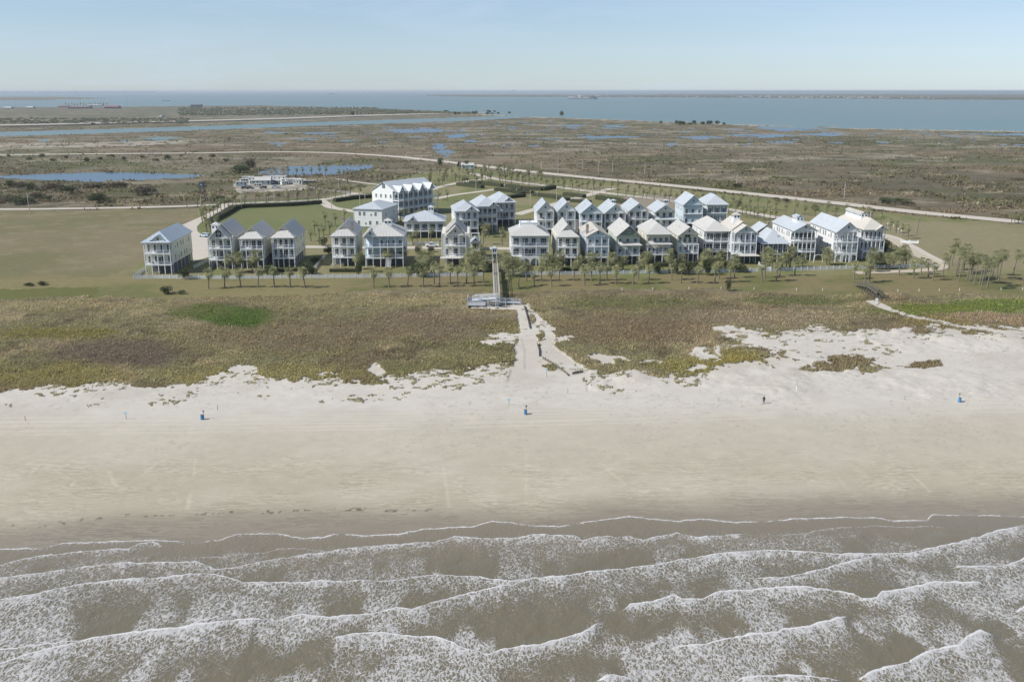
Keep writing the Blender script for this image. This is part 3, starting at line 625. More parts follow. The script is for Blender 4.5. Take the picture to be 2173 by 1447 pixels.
def hipfront_roof(x0, x1, y0, y1, z, rise, ov=.6):      # hip at the front, gable at the back
    h = hip_roof(x0, x1, y0, y1, z, rise, ov); xm = (x0+x1)/2; X0=x0-ov; X1=x1+ov; Y0=y0-ov; Y1=y1+ov; a=(xm, Y0+(X1-X0)/2, z+rise); b_=(xm,Y1,z+rise)
    return [[(X0,Y0,z),(X1,Y0,z),a],[(X1,Y0,z),(X1,Y1,z),b_,a],[(X0,Y1,z),(X0,Y0,z),a,b_]]
def railing(mb, p, q, z, h=1.05, step=.42):
    p = Vector((*p, z)); q = Vector((*q, z)); L = (q-p).length; n = max(1, int(L/step))
    mb.bar(p+Vector((0,0,h)), q+Vector((0,0,h)), .10, .08); mb.bar(p+Vector((0,0,.12)), q+Vector((0,0,.12)), .07, .06)
    for i in range(1, n):
        a = p+(q-p)*i/n; mb.bar(a+Vector((0,0,.12)), a+Vector((0,0,h)), .045)
def arch_wall(mb, x0, x1, z1, n, y, th=.35, zs=None):
    bay = (x1-x0)/n; pw = .45; r = (bay-pw)/2; zs = zs or (z1-.5-r)
    for i in range(n):
        a = x0+bay*i; c = a+bay/2
        mb.box(a, y, 0, a+pw/2, y+th, z1); mb.box(a+bay-pw/2, y, 0, a+bay, y+th, z1)
        S = 10
        for k in range(S):
            t0 = math.pi*(1-k/S); t1 = math.pi*(1-(k+1)/S)
            xa, za = c+r*math.cos(t0), zs+r*math.sin(t0); xb, zb = c+r*math.cos(t1), zs+r*math.sin(t1)
            mb.prism([(xa,y,za),(xb,y,zb),(xb,y,z1),(xa,y,z1)], (0,th,0))
def chimney(h, x, y, z0, z1, w=.9, m=None):
    c = MB().box(x-w/2, y-w/2, z0, x+w/2, y+w/2, z1); c.box(x-w/2-.1, y-w/2-.1, z1, x+w/2+.1, y+w/2+.1, z1+.18); c.box(x-w/3,y-w/3,z1+.18,x+w/3,y+w/3,z1+.45); c.build('chimney', m or BRICK, h)
def house(label, A, B, depth, eave=10.7, roof='gable', rise=3.2, wall='white', rm='metal', gh=3.3, fh=None, porch=2.6, ncol=4, nwin=3, yaw=None, swin=5,
          ground='open', group='raised beach houses in the village', front_rail=(1,1), extras=(), wintype='tall', name='beach_house', body_inset=0.0, gable_col=None, proof=False, floors=2, porch_floors=2):
    a = Vector(gp(*A)); b_ = Vector(gp(*B)); c = (a+b_)/2; W = (b_-a).length
    if yaw is None: yaw = math.atan2(b_.y-a.y, b_.x-a.x)
    else: W = abs((b_-a).x)/math.cos(yaw)
    h = empty(name, (c.x, c.y, 0), yaw, label=label, cat='house', group=group)
    x0, x1 = -W/2, W/2; fh = (eave-gh)/floors; wm = MATS['siding_'+wall]; rmm = MATS['metal_roof_'+rm]
    y0 = porch
    # living floors
    bx = MB(); bx.box(x0+body_inset, y0, gh, x1-body_inset, depth, eave)
    bx.box(x0+body_inset-.03, y0+.3, gh+fh-.12, x1-body_inset+.03, depth-.3, gh+fh+.12)
    bx.build('wall', wm, h)
    tm_ = MB().box(-.1,-.07,gh,.1,.09,eave).mesh('corner_trim', TRIM)
    for xx in (x0+body_inset, x1-body_inset): link('corner_trim', tm_, h, (xx,y0,0)); link('corner_trim', tm_, h, (xx,depth,0))
    # undercroft
    uc = MB()
    if ground == 'arch':
        ar = MB(); arch_wall(ar, x0, x1, gh-.12, max(3, int(W/2.9)), .02)
        ar.build('arcade', wm, h)
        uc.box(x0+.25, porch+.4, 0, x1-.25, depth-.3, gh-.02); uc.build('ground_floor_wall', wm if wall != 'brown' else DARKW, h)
    else:
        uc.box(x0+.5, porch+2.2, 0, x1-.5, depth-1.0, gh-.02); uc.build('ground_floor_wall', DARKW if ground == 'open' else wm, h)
    for s in (0, 1):
        nside = max(3, int(depth/4.2))
        for i in range(nside+1):
            yy = porch + (depth-porch-.2)*i/nside
            mb = MB().box(-.16,-.16,0,.16,.16,gh-.02); 
            if i == 0 and s == 0: PM = mb.mesh('pile', PILE)
            link('pile', PM, h, ((x0+.2) if s == 0 else (x1-.2), yy, 0))
    # decks of the porches
    for k in range(porch_floors):
        z = gh+fh*k; dk = MB(); dk.box(x0, 0, z-.28, x1, porch-.004, z); dk.build('balcony_floor', TRIM, h)
        if front_rail[min(k,1)]:
            rl = MB(); railing(rl, (x0+.08,.08), (x1-.08,.08), z); railing(rl, (x0+.08,.12), (x0+.08,porch-.1), z); railing(rl, (x1-.08,.12), (x1-.08,porch-.1), z)
            rl.build('railing', TRIM, h)
    top = gh+fh*porch_floors
    cm = None
    for i in range(ncol):
        x = x0+.14+(W-.28)*i/(ncol-1)
        if cm is None:
            q = MB().box(-.12,-.02,0,.12,.22,top-.3); q.box(-.17,-.06,top-.55,.17,.26,top-.3); cm = q.mesh('column', TRIM)
        link('column', cm, h, (x, .06, 0))
    bm_ = MB().box(x0, .02, top-.3, x1, .3, top+.02); bm_.build('porch_beam', TRIM, h)
    # windows
    for k in range(floors):
        z = gh+fh*k
        for i in range(nwin):
            x = x0+body_inset + (W-2*body_inset)*(i+.5)/nwin
            window(h, x, y0-.01, z+.25, 'f', wintype)
        for s in ('l','r'):
            xx = x0+body_inset-.01 if s == 'l' else x1-body_inset+.01
            for i in range(swin):
                yy = y0+1.2+(depth-y0-2.4)*(i+.5)/swin + (.35 if (i+k)%2 else -.25)
                window(h, xx, yy, z+.95, s, 'std' if (i*7+k*3+len(label))%4 else 'small')
    dr = MB().box(x1-body_inset-W*.5-.5, y0-.06, gh+.02, x1-body_inset-W*.5+.5, y0-.02, gh+2.2) if nwin % 2 == 0 else None
    if dr: dr.build('door', DOORM, h)
    # roof
    gcol = MATS['siding_'+(gable_col or wall)]
    def gable_wall(x0, x1, y, z, r, th=.15):
        g = MB().prism([(x0,y,z),(x1,y,z),((x0+x1)/2,y,z+r)], (0,th,0)); return g.build('gable_wall', gcol, h)
    zr = eave
    if roof == 'gable':
        roof_planes('roof', gable_roof(x0,x1,0.0,depth,zr,rise), rmm, h); gable_wall(x0+.1,x1-.1,.1,zr+.03,rise*.97); gable_wall(x0+.1,x1-.1,depth-.2,zr+.03,rise*.97)
        window(h, 0, .08, zr+rise*.28, 'f', 'small')
        ce = MB().box(x0,.3,zr-.02,x1,porch,zr+.02); ce.build('porch_ceiling', TRIM, h)
    elif roof == 'hip': roof_planes('roof', hip_roof(x0,x1,0.0,depth,zr,rise), rmm, h)
    elif roof == 'hipfront':
        roof_planes('roof', hipfront_roof(x0,x1,0.0,depth,zr,rise), rmm, h); gable_wall(x0+.1,x1-.1,depth-.2,zr+.03,rise*.97)
    elif roof == 'porch_hip':      # a lower pyramid over the porch in front of the taller gabled main roof
        yb = W/2+1.2
        roof_planes('roof', gable_roof(x0,x1,yb-1.6,depth,zr+.05,rise), rmm, h); gable_wall(x0+.1,x1-.1,yb-1.5,zr+.08,rise*.97); gable_wall(x0+.1,x1-.1,depth-.2,zr+.08,rise*.97)
        X0,X1,Y0 = x0-.4,x1+.4,-.5; ap=(0,yb-1.4+1.4,zr+rise*.78)
        roof_planes('porch_roof', [[(X0,Y0,zr),(X1,Y0,zr),ap],[(X1,Y0,zr),(X1,yb,zr),ap],[(X0,yb,zr),(X0,Y0,zr),ap]], rmm, h)
        bw = MB().box(x0+.02, y0+.02, eave, x1-.02, yb-1.5, eave+.02).build('ceiling', TRIM, h)
    elif roof == 'porch_gable':    # front gable lower than the main roof behind it
        yb = 5.0
        roof_planes('roof', gable_roof(x0,x1,yb,depth,zr+.05,rise*1.25), rmm, h); gable_wall(x0+.1,x1-.1,yb+.1,zr+.08,rise*1.22); gable_wall(x0+.1,x1-.1,depth-.2,zr+.08,rise*1.22)
        ins = .7; roof_planes('porch_roof', gable_roof(x0+ins,x1-ins,0,yb+.2,zr,rise,.5), rmm, h); gable_wall(x0+ins+.1,x1-ins-.1,.12,zr+.03,rise*.97)
        window(h, 0, .1, zr+rise*.25, 'f', 'small')
    if proof:                      # skirt roof over the lower porch with a sun deck on it
        z = gh+fh
        roof_planes('porch_roof', [[(x0-.7,-.7,z+.1),(x1+.7,-.7,z+.1),(x1-.6,1.5,z+.95),(x0+.6,1.5,z+.95)]], rmm, h)
    vm_ = MB().cyl(0,0,-.4,.45,.09,.09,6).mesh('roof_vent', DECK)
    rv = random.Random(len(label)+int(W*10))
    for i in range(3): vx = rv.choice((-1,1))*W*rv.uniform(.1,.3); link('roof_vent', vm_, h, (vx, depth*rv.uniform(.45,.85), eave+rise*(1-abs(vx)/(W/2))*.95))
    for k in range(porch_floors):       # outdoor seats on the porches
        if front_rail[0] and W > 6:
            for i in range(rv.randint(1,3)):
                cx_ = rv.uniform(x0+1.2,x1-1.2); z = gh+fh*k
                MB().box(cx_-.35,.6,z+.35,cx_+.35,1.2,z+.5).box(cx_-.35,1.15,z+.5,cx_+.35,1.25,z+1.0).box(cx_-.33,.62,z,cx_-.25,1.2,z+.35).box(cx_+.25,.62,z,cx_+.33,1.2,z+.35).build('porch_chair', rv.choice((TRIM, DOORM, DECK)), h)
    for e in extras:
        t = e[0]
        if t == 'chimney': chimney(h, e[1], e[2], eave, e[3])
        elif t == 'cupola':
            _, x, y, w, zz, hh = e; q = MB().box(x-w/2,y-w/2,zz-1.5,x+w/2,y+w/2,zz+hh); cu = q.build('cupola', TRIM, h)
            roof_planes('cupola_roof', hip_roof(x-w/2,x+w/2,y-w/2,y+w/2,zz+hh,w*.35,.25), rmm, cu, th=.1)
            for dx in (-w/4, w/4): 
                wdo = link('window', WM['strip'][1], cu, (x+dx, y-w/2-.01, zz+hh*.35)); 
                link('window', WM['strip'][1], cu, (x-w/2-.01, y+dx, zz+hh*.35), -math.pi/2)
        elif t == 'monitor':
            _, x, y, w, l, zz, hh = e; cu = MB().box(x-w/2,y,zz-1.2,x+w/2,y+l,zz+hh).build('roof_monitor', TRIM, h)
            roof_planes('monitor_roof', gable_roof(x-w/2,x+w/2,y,y+l,zz+hh,.5,.2), rmm, cu, th=.08)
            nw_ = int(l/1.1)
            for i in range(nw_): link('window', WM['strip'][1], cu, (x-w/2-.02, y+l*(i+.5)/nw_, zz+hh*.3), -math.pi/2)
            for i in range(2): link('window', WM['strip'][1], cu, (x-w/4+w/2*i, y-.02, zz+hh*.3))
        elif t == 'crossgable':
            _, x, w, y, zz, rr, ln = e
            roof_planes('gable_roof', gable_roof(x-w/2,x+w/2,y,y+ln,zz,rr,.35), rmm, h, rib=1.1)
            gw = MB().prism([(x-w/2,y+.05,zz),(x+w/2,y+.05,zz),(x,y+.05,zz+rr)], (0,.12,0)).build('gable_wall', gcol, h); window(h, x, y+.03, zz+rr*.25, 'f', 'small')
        elif t == 'deck':
            _, xa, ya, xb, yb2, zz = e; d = MB().box(xa,ya,zz-1.6,xb,yb2,zz); 
            for (p,q_) in (((xa,ya),(xb,ya)),((xb,ya),(xb,yb2)),((xb,yb2),(xa,yb2)),((xa,yb2),(xa,ya))): d.bar((*p,zz+.2),(*q_,zz+.2),.16,.45)
            d.build('roof_deck', TRIM, h)
        elif t == 'stairs':
            _, x, w, zt, ydir = e; s = MB(); n = int(zt/.25)
            for i in range(n): s.box(x-w/2, -(i+1)*.3-.1, zt-(i+1)*.25-.06, x+w/2, -i*.3-.1, zt-(i+1)*.25)
            s.build('stairs', TRIM, h)
        elif t == 'archwin': window(h, e[1], e[2], e[3], 'f', 'arch')
        elif t == 'bay':
            _, x, w, z0, z1_, dpt = e
            s = MB().prism([(x-w/2,y0,z0),(x-w/2+dpt*.7,y0-dpt,z0),(x+w/2-dpt*.7,y0-dpt,z0),(x+w/2,y0,z0)][::-1], (0,0,z1_-z0)); s.build('bay', wm, h)
            window(h, x-w*.12, y0-dpt-.02, z0+.9, 'f', 'std'); window(h, x+w*.14, y0-dpt-.02, z0+.9, 'f', 'std')
        elif t == 'shutters':
            for i in range(nwin):
                x = x0+W*(i+.5)/nwin
                for k in range(floors):
                    for sx in (-1,1): MB().box(x+sx*.85-.2, y0-.09, gh+fh*k+.2, x+sx*.85+.2, y0-.03, gh+fh*k+2.6).build('shutter', DOORM, h)
        elif t == 'wing':
            _, xa, ya, xb, yb2, z0, z1_, rr, kind = e
            MB().box(xa,ya,z0,xb,yb2,z1_).build('wing_wall', wm, h)
            roof_planes('wing_roof', hip_roof(xa,xb,ya,yb2,z1_,rr,.5) if kind == 'hip' else gable_roof(xa,xb,ya,yb2,z1_,rr,.5,kind), rmm, h)
    return h
YAW = R(2.5)
# ---- front row, left to right
house('cream house with blue-grey roof and porches, alone at the left end of the row', (309,583),(366,582), 25, 10.9, 'hipfront', 3.2, 'cream','blue', ncol=5, nwin=4, yaw=YAW, wintype='tall', swin=6, extras=(('crossgable',.6,6.4,.2,10.95,2.3,6),))
house('pale house with arched gable window and small box tower on its grey roof', (444,572),(495,571), 21, 11.0, 'porch_gable', 3.4, 'palegreen','greyish', ncol=4, nwin=3, yaw=YAW, extras=(('cupola',-3.2,9.5,2.6,12.4,2.0),('archwin',0,.08,11.2),('bay',-1.8,2.6,3.4,6.4,1.2)))
house('house with white pyramid porch roof, middle of the three narrow houses at left', (512,571),(561,570), 21, 10.6, 'porch_hip', 3.7, 'cream','greyish', ncol=5, nwin=3, yaw=YAW, wintype='wide')
house('house with low white hipped porch roof, right-hand one of three narrow left houses', (579,568),(627,567), 22, 10.5, 'porch_hip', 3.9, 'cream','greyish', ncol=5, nwin=4, yaw=YAW)
house('house with steep pale hipped front roof and two chimneys, left of the boardwalk', (706,566),(755,566), 22, 10.9, 'porch_hip', 3.7, 'cream','pale', ncol=4, nwin=3, yaw=YAW, extras=(('chimney',2.6,6.0,14.8),('chimney',-1.5,12.5,15.5)))
house('wide pale blue house with a gable at left and a small lookout on its roof', (775,568),(857,566), 19, 11.0, 'hip', 3.6, 'blue','pale', ncol=6, nwin=6, yaw=YAW, wintype='std', extras=(('crossgable',-4.6,4.4,-.6,11.0,2.1,6),('cupola',1.0,8.6,2.6,14.0,1.3),('stairs',1.5,2.0,3.2,0),('bay',-4.6,3.6,3.4,10.6,1.7)))
house('beige house with front gable and flared skirt roof over its lowest level', (945,565),(990,565), 20, 11.2, 'porch_gable', 3.0, 'tan','pale', ncol=4, nwin=3, yaw=YAW, body_inset=-1.2, wintype='tall', extras=(('wing',-5.0,-1.2,5.0,1.2,2.9,3.1,.5,'hip'),))
house('wide house with hipped roof, flat white roof deck and ground-floor arches, beside the boardwalk', (1086,564),(1164,565), 18, 10.8, 'hip', 3.9, 'white','pale', ncol=4, nwin=4, yaw=YAW, ground='arch', wintype='wide', extras=(('deck',-3.4,5.4,2.8,10.4,14.35),))
house('narrow cream house with pyramid porch roof and brick chimney right of the arched house', (1184,566),(1226,565), 22, 10.5, 'porch_hip', 3.9, 'sand','pale', ncol=4, nwin=3, yaw=YAW, body_inset=-.4, extras=(('chimney',3.9,8.5,15.0),))
house('narrow house with low blue-grey front gable, left of the green-gabled house', (1245,566),(1291,565), 22, 10.9, 'gable', 2.1, 'blue','warm', ncol=4, nwin=3, yaw=YAW, wintype='std', extras=(('chimney',-3.4,4.0,14.0),))
house('house with dark green gable and white balcony roof midway up its front', (1309,562),(1357,561), 22, 10.5, 'gable', 3.5, 'palegreen','pale', ncol=4, nwin=3, yaw=YAW, gable_col='green', porch_floors=1, proof=True, wintype='std')
house('cream house with hipped pale roof and white skirt roof halfway up its front', (1373,560),(1421,559), 20, 10.6, 'hip', 3.6, 'sand','pale', ncol=4, nwin=4, yaw=YAW, porch_floors=1, proof=True, wintype='std')
house('house with a big arched window under an off-centre gable and an open upper deck', (1439,557),(1481,556), 20, 10.0, 'gable', 2.9, 'cream','pale', ncol=5, nwin=4, yaw=YAW, porch_floors=1, wintype='std', extras=(('archwin',0,2.5,8.6),))
house('house with grey hipped roof and bluish glazed porches on both living floors', (1496,554),(1543,552), 21, 10.8, 'hip', 3.5, 'white','greyish', ncol=4, nwin=4, yaw=YAW, wintype='wide')
house('house with yellowish roof, small cupola and a wide white ground-level veranda', (1555,559),(1603,558), 21, 11.2, 'porch_gable', 2.5, 'grey','warm', ncol=5, nwin=4, yaw=YAW, wintype='tall', extras=(('cupola',-1.0,10.5,2.4,14.6,1.6),('wing',-3.8,-2.6,4.4,.0,2.9,3.1,.25,'hip')))
house('dark brown pavilion-like house with a low flaring white metal roof and dormer', (1617,557),(1670,556), 17, 6.8, 'hip', 4.4, 'brown','metal', gh=3.0, floors=1, porch_floors=1, ncol=6, nwin=5, yaw=YAW, wintype='wide', front_rail=(0,0), extras=(('wing',-3.6,12,3.6,21,6.0,9.4,2.6,'y'),('chimney',.6,12.0,12.6),('crossgable',1.4,2.8,2.2,8.2,1.2,3.2)))
house('white house with low front gable, dark shutters and a windowed roof monitor', (1682,554),(1728,553), 25, 11.2, 'gable', 2.3, 'white','metal', ncol=6, nwin=5, yaw=YAW, swin=7, extras=(('monitor',.2,7.5,2.6,5.0,13.4,1.7),('shutters',)))
house('white house with front gable, ground-level arches and long white left wall', (1772,557),(1817,556), 27, 11.3, 'gable', 3.3, 'white','metal', ncol=5, nwin=4, yaw=YAW, ground='arch', swin=8, wintype='std')
house('white house with cream hipped roof and long roof monitor, right end of the front row', (1829,551),(1873,550), 28, 11.0, 'hip', 3.6, 'white','warm', ncol=6, nwin=5, yaw=YAW, ground='arch', wintype='tall', extras=(('monitor',-.5,9.5,2.4,15.0,14.0,1.7),('crossgable',2.3,4.4,-.7,11.0,1.6,5),('chimney',4.2,14,15.5)))
# ---- second row
G2 = 'houses of the second row behind the front row'
house('small house with steep white metal roof, leftmost of the second row', (1140,503),(1174,502), 19, 11.0, 'gable', 3.6, 'white','metal', yaw=YAW, group=G2, ncol=3, nwin=2)
house('small house with steep white metal roof, second from the left in the second row', (1184,502),(1220,501), 19, 11.0, 'gable', 3.6, 'white','metal', yaw=YAW, group=G2, ncol=3, nwin=2)
house('white-roofed house with blue-grey gable, third from the left in the second row', (1232,506),(1277,505), 20, 10.6, 'gable', 3.8, 'blue','metal', yaw=YAW, group=G2, nwin=3)
house('second-row house with a square vent turret in the middle of its white ridge', (1283,504),(1326,503), 21, 10.4, 'gable', 3.6, 'white','metal', yaw=YAW, group=G2, nwin=3, extras=(('cupola',0,6.5,1.7,13.6,1.2),))
house('second-row house with long plain white roof and no turret, fifth from the left', (1334,500),(1374,499), 21, 10.6, 'gable', 3.2, 'white','metal', yaw=YAW, group=G2, nwin=3)
house('second-row house with a dark vent in its grey gable and small ridge turret', (1390,500),(1430,499), 18, 10.2, 'gable', 3.0, 'white','metal', yaw=YAW, group=G2, nwin=3, proof=True, porch_floors=1, extras=(('cupola',1.8,9,1.6,12.6,1.3),))
house('tall second-row house with a plain blue-grey gable end and three small windows', (1449,490),(1489,489), 17, 11.6, 'gable', 4.0, 'blue','metal', yaw=YAW, group=G2, nwin=3, porch=.6, front_rail=(0,0), ncol=2, wintype='std')
house('second-row house with hipped white roof and three black-shuttered windows', (1499,486),(1541,485), 18, 10.8, 'hip', 3.9, 'grey','metal', yaw=YAW, group=G2, nwin=3, porch=.6, front_rail=(0,0), ncol=2, wintype='std', extras=(('shutters',),))
# ---- middle cluster
G3 = 'larger houses in the middle of the village'
house('plain white box-shaped house with hipped roof, corner-on before the long apartment row', (812,485),(845,472), 13.5, 8.6, 'hip', 2.6, 'white','metal', gh=.6, porch=.25, front_rail=(0,0), ncol=2, nwin=2, group=G3, wintype='std', swin=4, ground='wall')
house('low raised house with a small cupola on its long grey roof and a screened porch', (858,507),(944,505), 17, 7.2, 'hip', 3.6, 'white','metal', gh=3.1, floors=1, porch_floors=1, ncol=6, nwin=5, yaw=YAW, group=G3, wintype='wide', extras=(('cupola',2.6,8.2,2.2,10.4,1.8),('crossgable',-4.8,4.4,-.7,7.25,1.8,6)))
house('white house with hipped roof and front gable, leftmost of three middle houses', (966,503),(1016,499), 19, 10.6, 'hip', 3.4, 'white','metal', group=G3, nwin=4, swin=4, yaw=R(8), extras=(('crossgable',2.0,5.2,-.6,10.6,2.2,6),))
house('white house with tall stacked balconies, centre one of the three middle houses', (1014,495),(1056,489), 19, 11.2, 'hip', 3.6, 'white','metal', group=G3, nwin=4, swin=4, yaw=R(12), wintype='wide', ncol=5, extras=(('crossgable',2.5,3.6,-.6,11.4,1.6,5),))
house('white house with wide-eaved hipped roof, right-hand one of the three middle houses', (1052,483),(1094,477), 20, 10.8, 'hip', 3.5, 'white','metal', group=G3, nwin=4, swin=4, yaw=R(12), extras=(('crossgable',1.5,4.4,.2,11.2,1.9,5),))
house('small pale garage outbuilding beside the skirt-roofed beige house', (1000,532),(1018,532), 6, 3.6, 'gable', 1.4, 'grey','blue', gh=.3, floors=1, porch=.2, front_rail=(0,0), ncol=2, nwin=1, swin=1, yaw=YAW, group=G3, wintype='wide')
# ---- the long three-storey row
def townrow():
    A, B = Vector(gp(842,462)), Vector(gp(925,449)); c = (A+B)/2; W = (B-A).length; yaw = math.atan2(B.y-A.y, B.x-A.x)
    t = empty('apartment_building', (c.x,c.y,0), yaw, label='long three-storey white apartment row with repeating front gables and balconies', cat='apartment building')
    x0,x1 = -W/2,W/2; D = 16; E = 12.6; wm = MATS['siding_white']; rm = MATS['metal_roof_metal']
    MB().box(x0,2.2,0,x1,D,E).build('wall', wm, t)
    roof_planes('roof', gable_roof(x0,x1,0,D,E,4.4,.5,'x'), rm, t)
    for xx in (x0+.02, x1-.17): MB().prism([(xx,0.1,E),(xx,D-.1,E),(xx,D/2,E+4.3)],(.15,0,0)).build('gable_wall', wm, t)
    nb = 4; bw = W/nb
    for i in range(nb):
        bx = x0+bw*i+bw*.05
        if i != 3 or True:
            cx = bx+bw*.3
            roof_planes('gable_roof', gable_roof(cx-bw*.24,cx+bw*.24,-1.6,7,E,2.6,.3), rm, t); MB().prism([(cx-bw*.24,-1.5,E),(cx+bw*.24,-1.5,E),(cx,-1.5,E+2.5)],(0,.12,0)).build('gable_wall', MATS['siding_blue'], t)
            window(t, cx, -1.53, E+.7, 'f','small')
            MB().box(cx-bw*.24,-1.4,0,cx+bw*.24,2.19,.2).box(cx-bw*.24,1.2,0,cx+bw*.24,2.18,E).build('bay', MATS['siding_blue'], t)
    for k in range(3):
        z = .4+4.1*k if k == 0 else 4.1*k
        if k: 
            MB().box(x0,-1.4,z-.25,x1,2.195,z).build('balcony_floor', TRIM, t)
            rl = MB(); railing(rl,(x0,-1.35),(x1,-1.35),z,step=.6); railing(rl,(x0+.06,-1.3),(x0+.06,2.1),z,step=.6); rl.build('railing', TRIM, t)
        for i in range(12): window(t, x0+W*(i+.5)/12, (1.18 if (i%3) < 2 else 2.17), z+.4, 'f', 'wide' if i%3==0 else 'tall')
        for i in range(4): window(t, x0-.01, 3.6+i*3.2, z+1.0, 'l', 'std')
    window(t, x0+.0, D/2, E+1.2, 'l', 'wide')
    cm = MB().box(-.12,-.12,0,.12,.12,E).mesh('column', TRIM)
    for i in range(9): link('column', cm, t, (x0+.15+(W-.3)*i/8, -1.3, 0))
townrow()
# ================================================================ PLANTS
def leafmat(name, rgb, tr=.25):
    m, nt, b = nodes(name); tc = N(nt,'ShaderNodeTexCoord'); oi = N(nt,'ShaderNodeObjectInfo')
    f,_ = noise_(nt, tc.outputs['Object'], 2.5, 3)
    v = math_(nt,'ADD', math_(nt,'MULTIPLY', f, .9), math_(nt,'MULTIPLY_ADD', oi.outputs['Random'], .35, .38))
    c = sat(nt, rgb, v); nt.links.new(c, b.inputs['Base Color']); b.inputs['Roughness'].default_value = .65; b.inputs['Specular IOR Level'].default_value = .25
    t = N(nt,'ShaderNodeBsdfTranslucent'); nt.links.new(c, t.inputs[0]); mx = N(nt,'ShaderNodeMixShader'); mx.inputs[0].default_value = tr
    nt.links.new(b.outputs[0], mx.inputs[1]); nt.links.new(t.outputs[0], mx.inputs[2]); nt.links.new(mx.outputs[0], nt.nodes['Material Output'].inputs[0]); return m
PALMM = leafmat('palm_fronds', (.24,.245,.125)); TRUNKM = mat('palm_bark', (.17,.15,.12), .9, .25, 4, .03, 12)
BUSHM = leafmat('bush_leaves', (.085,.105,.05)); HEDGEM = leafmat('hedge_leaves', (.07,.08,.045)); DRYM = leafmat('dry_bush_leaves', (.12,.105,.07))
STEMM = mat('bush_stem', (.10,.08,.06), .9)
def palm_meshes(seed, H, lean, R_=1.35, nf=30):
    r = random.Random(seed); tr = MB(); n = 6
    lx, ly = lean
    pts = [(lx*(k/n)**1.6, ly*(k/n)**1.6, H*k/n) for k in range(n+1)]
    tr.tube(pts, [.20*(1-.25*k/n) + (.06 if k == 0 else 0) for k in range(n+1)], 6)
    cr = MB(); top = Vector(pts[-1])
    for i in range(nf):
        a = i*2.399+r.uniform(-.2,.2); el = R(80-150*(i/nf)**.8)+r.uniform(-.12,.12)
        d = Vector((math.cos(a)*math.cos(el), math.sin(a)*math.cos(el), math.sin(el)))
        L = R_*r.uniform(.7,1.25); base = top + d*.15; hub = base + d*L*.45
        u = d.cross(Vector((0,0,1)));  u = u.normalized() if u.length > .01 else Vector((1,0,0)); w = u.cross(d)
        cr.add([tuple(base-u*.02), tuple(base+u*.02), tuple(hub)], [(0,1,2)])
        for b_ in range(7):
            t = (b_-3)/3*R(68); dd = (d*math.cos(t)+u*math.sin(t)); tip = hub + dd*L*.62*(1-.12*abs(b_-3)/3) + Vector((0,0,-L*.22*r.uniform(.6,1.4)))
            mid = hub + dd*L*.38; sd_ = u*math.cos(t)-d*math.sin(t)
            cr.add([tuple(hub), tuple(mid+sd_*.075), tuple(tip), tuple(mid-sd_*.075)], [(0,1,2,3)])
    return tr.mesh('trunk', TRUNKM), cr.mesh('crown', PALMM)
PV = []
for i in range(14):
    PV.append(palm_meshes(i, 4.2+ (i%4)*.25, (random.uniform(-.5,.5), random.uniform(-.3,.3)), 1.30+.12*(i%3)))
PT = [palm_meshes(50+i, 7.0+.5*(i%4), (random.uniform(.1,1.0), random.uniform(-.3,.3)), 1.85, 38) for i in range(8)]
PB = [palm_meshes(80+i, 3.4+.6*(i%3), (random.uniform(-.4,.4), 0), 1.75, 48) for i in range(6)]
def palm(px, py, label, group, kind=PV, i=None, s=1.0):
    tm, cm = kind[random.randrange(len(kind)) if i is None else i % len(kind)]
    x, y = gp(px, py); e = empty('palm_tree', (x, y, 0), random.uniform(-.5,.5) if kind is PT else random.uniform(0,6.28), label=label, cat='palm tree', group=group)
    e.scale = (s,s,s*random.uniform(.92,1.08)); link('trunk', tm, e); link('crown', cm, e); return e
def blob_leaves(seed, rx, ry, rz, n, sz):
    r = random.Random(seed); mb = MB()
    lobes = [(r.uniform(-.6,.6)*rx, r.uniform(-.6,.6)*ry, r.uniform(.2,.75)*rz, r.uniform(.35,.6)) for _ in range(9)]
    for k in range(n):
        lx,ly,lz,lr = lobes[k%9]; a = r.uniform(0,6.28); c = r.uniform(-.5,1); s = math.sqrt(max(0,1-c*c)); q = r.uniform(.8,1.08)
        p = Vector((lx+rx*lr*s*math.cos(a)*q, ly+ry*lr*s*math.sin(a)*q, max(.05, lz+rz*lr*c*q)))
        d = Vector((r.gauss(0,1),r.gauss(0,1),r.gauss(0,.8))).normalized(); e = d.cross(Vector((r.random(),r.random(),r.random()))).normalized()
        mb.add([tuple(p-d*sz), tuple(p+e*sz*.7), tuple(p+d*sz)], [(0,1,2)])
    return mb
BM = [blob_leaves(i, 1, 1, 1, 900, .11) for i in range(3)]
BMM = {}
def bush(px, py, w, h, label, group='round shrubs', m=None, cat='shrub', name='shrub', dry=False, seed=0):
    key = (seed%3, dry)
    if key not in BMM: BMM[key] = BM[seed%3].mesh('foliage', DRYM if dry else BUSHM)
    x, y = gp(px, py); e = empty(name, (x, y, 0), random.uniform(0,6), label=label, cat=cat, group=group)
    link('foliage', BMM[key], e, scale=(w/2, w/2*.8, h)); 
    s = MB();
    for k in range(3): s.bar((random.uniform(-.2,.2)*w*.3,0,0),(random.uniform(-.5,.5)*w*.4,random.uniform(-.3,.3)*w*.3,h*.6),.08)
    s.build('stem', STEMM, e); return e
